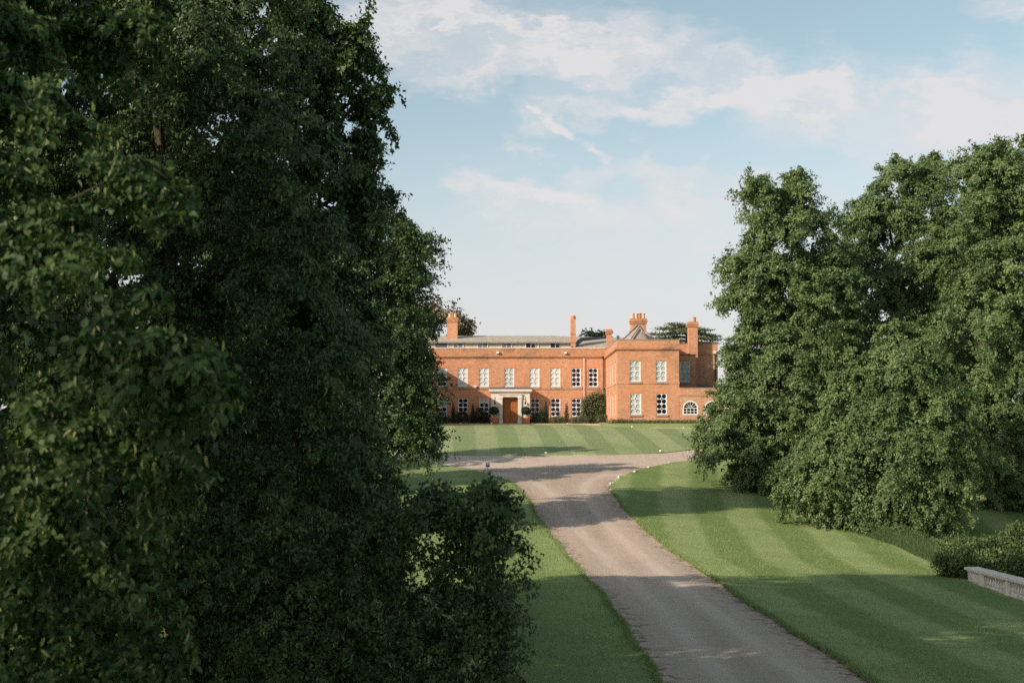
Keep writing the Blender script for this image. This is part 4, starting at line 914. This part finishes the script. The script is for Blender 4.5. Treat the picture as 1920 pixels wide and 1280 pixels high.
def cedar(base, d, seed):
    rng = np.random.default_rng(seed); root = empty('cedar_tree', base); tag(root, 'flat layered cedar tree behind the tall right hand chimney', 'tree')
    P = []; mb = MB(); b = np.array(base); tx = at(1288, 608, d); mb.tube([b - (0, 0, .3), (b + tx) / 2, tx], [.6, .4, .08], 8)
    tiers = [(1250, 622, 1225, 628), (1262, 615, 1240, 617), (1300, 618, 1340, 632), (1310, 612, 1325, 620), (1285, 611, 1262, 609), (1275, 628, 1235, 636), (1310, 630, 1343, 638), (1280, 636, 1250, 642), (1300, 640, 1335, 645), (1290, 622, 1275, 621)]
    pts, ax = [], []
    for (a0, a1, b0, b1) in tiers:
        for q in range(3):
            dd = d + rng.normal(0, 2.5); p0 = at(1288, a1 + 4, d); p1 = at(b0, b1, dd); mb.tube([p0, (p0 + p1) / 2 + (0, 0, .25), p1], [.14, .09, .03], 4)
            for _ in range(190):
                t = rng.uniform(.25, 1.05); c = p0 + (p1 - p0) * t + np.array([rng.normal(0, .5), rng.normal(0, .9) * (1.1 - .5 * t), rng.normal(.08, .09)]); pts.append(c); ax.append(nrm(np.array([rng.normal(0, 1), rng.normal(0, 1), rng.normal(0, .2)])))
    pts, ax = np.array(pts), np.array(ax); n = len(pts); nn = nrm(np.array([0, 0, 1.0]) + rng.normal(0, .35, (n, 3))); nn = nrm(nn - ax * (nn * ax).sum(-1, keepdims=True)); le = .32 * rng.uniform(.6, 1.3, n)
    link('crown', leaf_mesh('crown', MAT['cedar'], pts, ax, nn, le, le * .5, np.clip(rng.normal(.5, .2, n), 0, 1)), root); mb.build('trunk', MAT['bark'], root, True)
cedar(gbase(1288, 168), 168, 5)

# ------------------------------------------------------------------ planting along the house
def blob(name, lob, n, leaf, mat, seed, label, cat, stem=True, group=None, base=None, dens=None, rag=.8):
    rng = np.random.default_rng(seed); c = lob.c.mean(0); b = base if base is not None else (c[0], c[1], float(terrain(c[0], c[1])))
    area = lob.r[:, 0] * lob.r[:, 2] + lob.r[:, 1] * lob.r[:, 2]; k = rng.choice(len(area), n, p=area / area.sum()); d = nrm(rng.normal(0, 1, (n, 3)))
    p = lob.c[k] + d * lob.r[k] * rng.uniform(.72, 1.04, (n, 1)) + rng.normal(0, leaf * rag, (n, 3))
    ok = p[:, 2] > b[2]; p, d = p[ok], d[ok]; n = len(p)
    a = nrm(rng.normal(0, .8, (n, 3)) + d * .4 + (0, 0, .3)); nn = nrm(d + rng.normal(0, .45, (n, 3))); nn = nrm(nn - a * (nn * a).sum(-1, keepdims=True)); le = leaf * rng.uniform(.6, 1.3, n)
    root = empty(name, b); tag(root, label, cat, group)
    link('foliage', leaf_mesh('foliage', mat, p, a, nn, le, le * .7, np.clip(rng.normal(.42, .2, n), 0, 1)), root)
    if stem:
        mb = MB()
        for q in range(min(6, len(lob.c))): mb.tube([np.array(b) - (0, 0, .1), (np.array(b) + lob.c[q]) / 2 + rng.normal(0, .03, 3), lob.c[q]], [.03, .022, .01], 5)
        mb.build('stem', MAT['bark'], root)
    return root
def cone(px, top, bot, w, d, seed, label):
    x = Xp(px, d); z1, z0 = Zp(top, d), float(terrain(x, d)); r = w / 2 * d / F; rows = []
    n = 7
    for i in range(n):
        t = (i + .5) / n; rows.append(((x, d, z0 + .1 + (z1 - z0 - .1) * t), (r * (1 - .86 * t) + .03, r * (1 - .86 * t) + .03, (z1 - z0) / n * .8)))
    blob('topiary_cone', Lobes(rows), 1600, .07, MAT['box_leaf'], seed, label, 'topiary', group='clipped yew cones along the house front', rag=.3)
dB = DM - .9
cone(850, 758, 792, 11, dB, 41, 'dark clipped cone left of the second ground floor window from the left tree'); cone(886.5, 758.5, 792, 11, dB, 42, 'dark clipped cone between two windows left of the porch')
cone(1023.3, 754, 792, 12, dB, 43, 'clipped cone immediately right of the porch windows, half in shade'); cone(1062.3, 757, 792, 12, dB, 44, 'bright clipped cone farthest right, before the climber')
def shrub(name, label, rows, d, n, leaf, mat, seed, cat='shrub', group=None, stem=True, rag=.8):
    L_ = []
    for (px, py, rx, ry) in rows:
        x = Xp(px, d); z = Zp(py, d); L_.append(((x, d, z), (rx * d / F, max(.3, rx * d / F * .7), ry * d / F)))
    lob = Lobes(L_); b = (lob.c[:, 0].mean(), d, float(terrain(lob.c[:, 0].mean(), d)) - .02); return blob(name, lob, n, leaf, MAT[mat], seed, label, cat, stem, group, b, rag=rag)
SG = 'low shrubs in the bed along the house'
shrub('shrub', 'very dark low evergreen mound at the left end of the house bed', [(826, 786, 9, 8), (838, 787, 8, 7), (815, 785, 8, 9)], dB - .4, 2500, .09, 'box_leaf', 51, group=SG)
shrub('shrub', 'dark rounded shrub below the second window left of the porch', [(858, 783, 9, 10), (868, 781, 10, 11), (877, 785, 8, 8)], dB - .5, 2600, .09, 'box_leaf', 52, group=SG)
shrub('shrub', 'taller dark leafy shrub beside the porch pot on the left', [(898, 778, 9, 14), (907, 782, 8, 10), (914, 784, 6, 8), (890, 786, 7, 7)], dB - .3, 2800, .10, 'box_leaf', 53, group=SG)
shrub('shrub', 'dark shrub right of the porch under the window', [(1000, 786, 6, 7), (1008, 784, 7, 9), (1016, 781, 7, 12)], dB - .4, 2400, .09, 'box_leaf', 54, group=SG)
shrub('shrub', 'green and yellow leaved border plant clump between the two right hand cones', [(1036, 787, 8, 5), (1047, 787, 7, 5), (1055, 788, 5, 5)], dB - .5, 1800, .08, 'border_leaf', 55, group=SG)
shrub('shrub', 'low leafy border plant at the foot of the climber', [(1074, 788, 8, 5), (1086, 787, 8, 6), (1098, 787, 7, 6)], dB - .5, 1800, .08, 'border_leaf', 56, group=SG)
shrub('shrub', 'dark rounded shrub in the corner by the wing', [(1125, 785, 9, 8), (1136, 786, 10, 8), (1145, 787, 6, 6)], dB - 1.5, 2400, .09, 'border_leaf', 57, group=SG)
shrub('climbing_plant', 'tall rambling climber covering the wall in the inner corner', [(1094, 772, 4, 14), (1096, 752, 3, 6), (1104, 756, 5, 8), (1110, 744, 4, 6), (1108, 770, 7, 14), (1119, 756, 5, 9), (1122, 742, 4, 5), (1125, 768, 7, 12), (1132, 748, 4, 9), (1134, 764, 4, 10), (1116, 782, 12, 9), (1136, 778, 5, 10), (1101, 784, 7, 7)], DM - .4, 5200, .15, 'border_leaf', 58, cat='climber', rag=1.3)
xx = np.arange(wx0 - 1.6, 36, .5); yb_ = np.array([0, .35, .9, 1.6, 2.3, 3.4])
BX = np.repeat(xx[None, :], 6, 0); BY = yB(xx)[None, :] * 0 + (DW - 2.3 + yb_)[:, None]; BZ = terrain(BX, np.minimum(BY, DW)) + np.array([-.05, .10, .22, .36, .40, .40])[:, None]
sheet('grass_bank', BX, BY, BZ, MAT['lawn_verge'], uv=np.stack([BX * 0, BY], -1), label='low grass bank at the foot of the projecting wing', kind='structure')
shrub('border_hedge', 'long low grey green lavender border under the wing windows', [(1147 + 9 * i, 790.6, 8, 4.4 + (i % 3) * .5) for i in range(4)] + [(1180 + 8.5 * i, 791, 7, 2.6 + (i % 2) * .7 + (i % 5) * .3) for i in range(18)], DW - .55, 9000, .07, 'border_leaf', 59, cat='border', stem=True)
# bay trees in pots
def potted(px, d, label):
    x = Xp(px, d); z0 = float(terrain(x, d)); s = d / F; root = empty('potted_bay_tree', (x, d, z0)); tag(root, label, 'potted tree', 'clipped bay trees in terracotta pots beside the porch')
    h = Zp(782, d) - z0
    pot = MB().lathe(x, d, [(.27, z0), (.30, z0 + .03), (.36, z0 + h * .55), (.40, z0 + h * .72), (.39, z0 + h * .78), (.45, z0 + h * .82), (.46, z0 + h * .97), (.43, z0 + h), (.38, z0 + h), (.37, z0 + h - .06)], 20).build('pot', MAT['terracotta'], root, True)
    MB().lathe(x, d, [(.36, z0 + h - .10), (.36, z0 + h - .055)], 14).build('soil', MAT['soil'], root)
    zc = Zp(770, d); MB().tube([(x, d, z0 + h - .1), (x + .01, d, zc - .1), (x, d, zc + .2)], .03, 6).build('stem', MAT['bark'], root)
    rng = np.random.default_rng(int(px)); n = 2600; dd = nrm(rng.normal(0, 1, (n, 3))); p = np.array([x, d, zc]) + dd * np.array([.46, .46, .41]) * rng.uniform(.75, 1.03, (n, 1)) + rng.normal(0, .015, (n, 3))
    p[:, 2] = np.maximum(p[:, 2], zc - .31 + rng.normal(0, .02, n)); a = nrm(rng.normal(0, 1, (n, 3)) + dd * .4); nn = nrm(dd + rng.normal(0, .4, (n, 3))); nn = nrm(nn - a * (nn * a).sum(-1, keepdims=True)); le = .08 * rng.uniform(.7, 1.2, n)
    link('crown', leaf_mesh('crown', MAT['box_leaf'], p, a, nn, le, le * .6, np.clip(rng.normal(.42, .2, n), 0, 1)), root)
potted(926, DP - .55, 'round clipped bay tree in a terracotta pot left of the door'); potted(986.3, DP - .55, 'round clipped bay tree in a terracotta pot right of the door')

# ------------------------------------------------------------------ white marker stones
MG = 'white marker stones along the lawn edges'
def stone_mesh(seed):
    r = random.Random(seed); mb = MB(); s = .16
    mb.box(-s, s, -.11, .11, -.12, .14)
    mb.v = [(x * (1 if z < 0 else .88) + r.uniform(-.02, .02), y * (1 if z < 0 else .88) + r.uniform(-.02, .02), z + r.uniform(-.015, .015)) for x, y, z in mb.v]
    me = mb.mesh('marker_stone', MAT['marker']); import bmesh; bm = bmesh.new(); bm.from_mesh(me); bmesh.ops.bevel(bm, geom=list(bm.edges), offset=.025, segments=1, affect='EDGES'); bm.to_mesh(me); bm.free(); return me
SM = [stone_mesh(i) for i in range(3)]
def stone(p, label, i, sc=1.0):
    o = bpy.data.objects.new('marker_stone', SM[i % 3]); COL.objects.link(o); o.location = p; o.rotation_euler = (0, 0, .3 * i); o.scale = (sc,) * 3; tag(o, label, 'stone', MG)
for i, (px, py, lb) in enumerate([(1146.5, 921, 'white marker stone at the tip of the right lawn, nearest the camera'), (1147, 909, 'white marker stone on the lawn tip just behind the nearest one'), (1162, 896, 'third white marker stone along the curve of the right lawn'), (1191, 886.5, 'fourth white marker stone along the curve of the right lawn'), (1216, 878, 'fifth and flat white marker stone along the curve of the right lawn'), (1254, 868.5, 'white marker stone farthest along the right lawn curve, half sunk'), (1024, 851.5, 'white marker stone on the near edge of the striped lawn, in the middle'), (1239, 847.5, 'white marker stone on the near edge of the striped lawn, by the right trees')]):
    p = hit(px, py); sc = .72 if i < 4 else .58
    if i > 5: sc = .75
    stone((p[0], p[1], p[2] + .06), lb, i, sc)
for i, (px, lb) in enumerate([(864, 'small white stone on the far lawn edge below the second left window'), (921.5, 'small white stone on the far lawn edge before the left potted bay tree'), (998, 'small white stone on the far lawn edge right of the porch'), (1064.5, 'small white stone on the far lawn edge before the right hand cone'), (1185, 'small white stone on the far lawn edge below the left wing windows'), (1281, 'small white stone on the far lawn edge below the arched window')]):
    y = 133.3
    for _ in range(6): y = float(yB(Xp(px, y))) + .25
    x = Xp(px, y); stone((x, y, float(terrain(x, y)) + .08), lb, i, .62)
# the small blue sign by the drive
p = hit(914.5, 880); s0 = empty('direction_sign', p); tag(s0, 'small blue and black arrow sign on a short post at the bend of the drive', 'sign')
MB().tube([p - (0, 0, .1), p + (0, 0, .30)], .02, 6).build('post', MAT['iron'], s0)
MB().box(p[0] - .13, p[0] + .13, p[1] - .03, p[1] - .012, p[2] + .16, p[2] + .44).build('sign_panel', MAT['sign_blue'], s0)
mb = MB(); mb.prism_y([(p[0] - .11, p[2] + .20), (p[0] + .11, p[2] + .20), (p[0] + .11, p[2] + .25), (p[0] - .11, p[2] + .25)], p[1] - .04, p[1] - .031); mb.build('sign_border', MAT['iron'], s0)
mb = MB(); mb.prism_y([(p[0] - .08, p[2] + .31), (p[0] + .02, p[2] + .31), (p[0] + .02, p[2] + .28), (p[0] + .09, p[2] + .335), (p[0] + .02, p[2] + .39), (p[0] + .02, p[2] + .36), (p[0] - .08, p[2] + .36)], p[1] - .04, p[1] - .031); mb.build('arrow', MAT['white'], s0)

# ------------------------------------------------------------------ stone balustrade on the right
def balustrade():
    nb, fb = hit(1904, 1121), hit(1822, 1092); d = fb - nb; d[2] = 0; Ln = float(np.linalg.norm(d)); d /= Ln; ang = math.atan2(d[1], d[0])
    zb = float(nb[2]); root = empty('balustrade', (nb[0], nb[1], zb)); tag(root, 'weathered stone balustrade with turned balusters at the edge of the right lawn', 'balustrade')
    root.rotation_euler = (0, 0, ang)
    def B(mb, name, par=None, sm=False):
        me = mb.mesh(name, MAT['balustrade'], sm); o = bpy.data.objects.new(name, me); COL.objects.link(o); o.parent = par or root; return o
    h = .60; w = .26
    # local x runs away from the camera, y to the left (towards the drive): near pier at x = 0
    def pier(x0, x1, ww=.25, hh=.60): m = MB(); m.box(x0, x1, -ww, ww, -.5, hh); m.box(x0 - .04, x1 + .04, -ww - .04, ww + .04, -.5, .10); B(m, 'pier')
    def cope(x0, x1, ww, hh=.60): m = MB(); m.box(x0, x1, -ww, ww, hh + .002, hh + .05); m.box(x0 - .05, x1 + .05, -ww - .06, ww + .06, hh + .052, hh + .13); m.box(x0 - .01, x1 + .01, -ww - .02, ww + .02, hh + .132, hh + .15); B(m, 'coping')
    L2 = Ln * .56; L3 = Ln * .68
    pier(0, .34); cope(-.02, .36, .27)
    pier(L2, L3); cope(L2 - .02, L3 + .02, .27)
    def run(x0, x1, solid):
        cope(x0 + .055, x1 - .055, .24); m = MB(); m.box(x0, x1, -.2, .2, -.5, .14); B(m, 'plinth')
        if solid: m = MB(); m.box(x0, x1, -.15, .15, .162, .598); m.box(x0 + .25, x1 - .25, .152, .18, .24, .53); B(m, 'panel')
        else:
            n = max(2, int((x1 - x0) / .235)); me = MB().lathe(0, 0, [(.075, .142), (.075, .17), (.04, .185), (.04, .21), (.07, .27), (.078, .31), (.05, .40), (.028, .50), (.045, .535), (.065, .55), (.065, .598)], 12).mesh('baluster', MAT['balustrade'], True)
            for i in range(n):
                o = bpy.data.objects.new('baluster', me); COL.objects.link(o); o.parent = root; o.location = (x0 + (i + .5) * (x1 - x0) / n, 0.11, 0)
    run(.34, L2, False); run(L3, Ln, True)
    run(-2.6, 0, False); pier(-2.94, -2.6); cope(-2.96, -2.58, .27)
    m = MB(); m.box(Ln - .02, Ln + .25, -.2, .26, -.5, .18); B(m, 'end_block')
balustrade()

# ------------------------------------------------------------------ undergrowth, rough grass, mown blades
def undergrowth(name, label, pts, width, hgt, n, leaf, mat, seed, cat):
    rng = np.random.default_rng(seed); g = np.array([hit(*q) for q in pts]); seg = rng.integers(0, len(g) - 1, n); t = rng.uniform(0, 1, n)[:, None]
    c = g[seg] * (1 - t) + g[seg + 1] * t; off = np.abs(rng.normal(0, .55, n)) * width
    c[:, 0] += off * .75; c[:, 1] += off * .65
    hh = hgt * (.35 + .65 * np.clip(off / width * 1.5, 0, 1)) * (.55 + .45 * np.sin(c[:, 0] * 1.7 + 1) * np.sin(c[:, 1] * 1.3) + .25 * rng.uniform(0, 1, n))
    z = terrain(c[:, 0], c[:, 1]) + hh * rng.uniform(0, 1, n) ** .6; p = np.stack([c[:, 0], c[:, 1], z], -1)
    a = nrm(rng.normal(0, .7, (n, 3)) + (0, -.1, .2)); nn = nrm(rng.normal(0, .5, (n, 3)) + (-.3, -.3, .8)); nn = nrm(nn - a * (nn * a).sum(-1, keepdims=True)); le = leaf * rng.uniform(.5, 1.3, n)
    o = link(name, leaf_mesh(name, MAT[mat], p, a, nn, le, le * .7, np.clip(rng.normal(.45, .2, n), 0, .95))); tag(o, label, cat, kind='stuff')
undergrowth('undergrowth', 'nettles and weeds growing under the right hand trees', [(1400, 912), (1470, 950), (1560, 985), (1650, 1012), (1740, 1040)], 1.4, .75, 26000, .11, 'nettle', 61, 'undergrowth')
def blades(name, p, h, w, lean, rng, tint, label, cat, mat='blade'):
    n = len(p); th = rng.uniform(0, 2 * pi, n); s = np.stack([np.cos(th), np.sin(th), np.zeros(n)], -1) * (w / 2)[:, None]
    tip = p + np.stack([rng.normal(0, 1, n) * lean * h, rng.normal(0, 1, n) * lean * h, h], -1)
    v = np.stack([p - s, p + s, tip], 1).reshape(-1, 3); f = np.arange(3 * n).reshape(-1, 3)
    o = link(name, mesh_arrays(name, v, [f], MAT[mat], False, tint)); tag(o, label, cat, kind='stuff')
rng = np.random.default_rng(7)
g = np.array([hit(*q) for q in [(1395, 905), (1440, 930), (1520, 972), (1600, 998), (1680, 1025), (1760, 1062), (1850, 1075), (1930, 1090)]])
n = 60000; seg = rng.integers(0, len(g) - 1, n); t = rng.uniform(0, 1, n)[:, None]; c = g[seg] * (1 - t) + g[seg + 1] * t; off = np.abs(rng.normal(0, 1, n)) * .9 - .15
c[:, 0] += off * .7; c[:, 1] += off * .6; c[:, 2] = terrain(c[:, 0], c[:, 1]); h = rng.uniform(.25, .8, n) * np.clip(.30 + .8 * off, .2, 1)
blades('rough_grass', c, h, np.full(n, .025), .35, rng, np.clip(rng.normal(.45, .2, n), 0, 1), 'long uncut grass along the foot of the right hand trees', 'grass', 'long_grass')
# short blades that give the near mown turf its nap
n = 140000; y = 30 + 42 * rng.uniform(0, 1, n) ** 1.3; x = xR(y) + .02 + rng.uniform(0, 1, n) ** 1.25 * np.minimum(22, y * .42)
p = np.stack([x, y, terrain(x, y) + .05], -1); blades('lawn_grass', p, rng.uniform(.03, .085, n), np.full(n, .016), .5, rng, np.clip(rng.normal(.5, .22, n), 0, 1), 'short mown grass blades on the right lawn', 'grass')
n = 70000; y = 28 + 45 * rng.uniform(0, 1, n) ** 1.2; x = xL(y) - .02 - rng.uniform(0, 1, n) ** 1.3 * 7
p = np.stack([x, y, terrain(x, y) + .05], -1); blades('lawn_grass', p, rng.uniform(.03, .09, n), np.full(n, .016), .5, rng, np.clip(rng.normal(.5, .22, n), 0, 1), 'short mown grass blades on the left lawn', 'grass')
# shrub behind the end of the balustrade
def big_shrub(name, label, rows, d, n, leaf, mat, seed, group=None):
    L_ = [(at(px, py, d + dd), (rx * (d + dd) / F, max(.4, rx * .8 * (d + dd) / F), ry * (d + dd) / F)) for (px, py, rx, ry, dd) in rows]
    lob = Lobes(L_); cl = clumps(np.random.default_rng(seed), lob, 60, .28); lob2 = Lobes(list(zip(lob.c, lob.r * .85)) + list(zip(cl.c, cl.r)))
    x, y = lob.c[:, 0].mean(), lob.c[:, 1].mean(); blob(name, lob2, n, leaf, MAT[mat], seed, label, 'shrub', True, group, (x, y, float(terrain(x, y)) - .05))
BG = 'wild shrubs behind the balustrade'
big_shrub('shrub', 'rounded dark green shrub in front of the end of the balustrade', [(1790, 1052, 36, 34, 0), (1770, 1058, 20, 26, 0), (1815, 1058, 22, 26, .3)], 57.5, 7000, .09, 'nettle', 71, BG)
big_shrub('shrub', 'pale bramble bank rising behind the balustrade at the right edge', [(1900, 1030, 55, 45, 3), (1850, 1035, 45, 34, 2.5), (1940, 1020, 50, 50, 3), (1800, 1025, 40, 26, 3.5), (1880, 1060, 60, 30, 1.5)], 57.5, 17000, .11, 'nettle', 72, BG)

for side_, fx, sgn, y0, y1 in (('right', xR, 1, 27, 84), ('left', xL, -1, 27, 86)):
    n = 22000; y = y0 + (y1 - y0) * rng.uniform(0, 1, n) ** 1.3; x = fx(y) + sgn * (rng.normal(0, .05, n) + .01)
    p = np.stack([x, y, terrain(x, y) + .02], -1); blades('lawn_edge_grass', p, rng.uniform(.05, .15, n), np.full(n, .018), .7, rng, np.clip(rng.normal(.42, .25, n), 0, 1), 'ragged grass lip along the %s edge of the drive' % side_, 'grass')
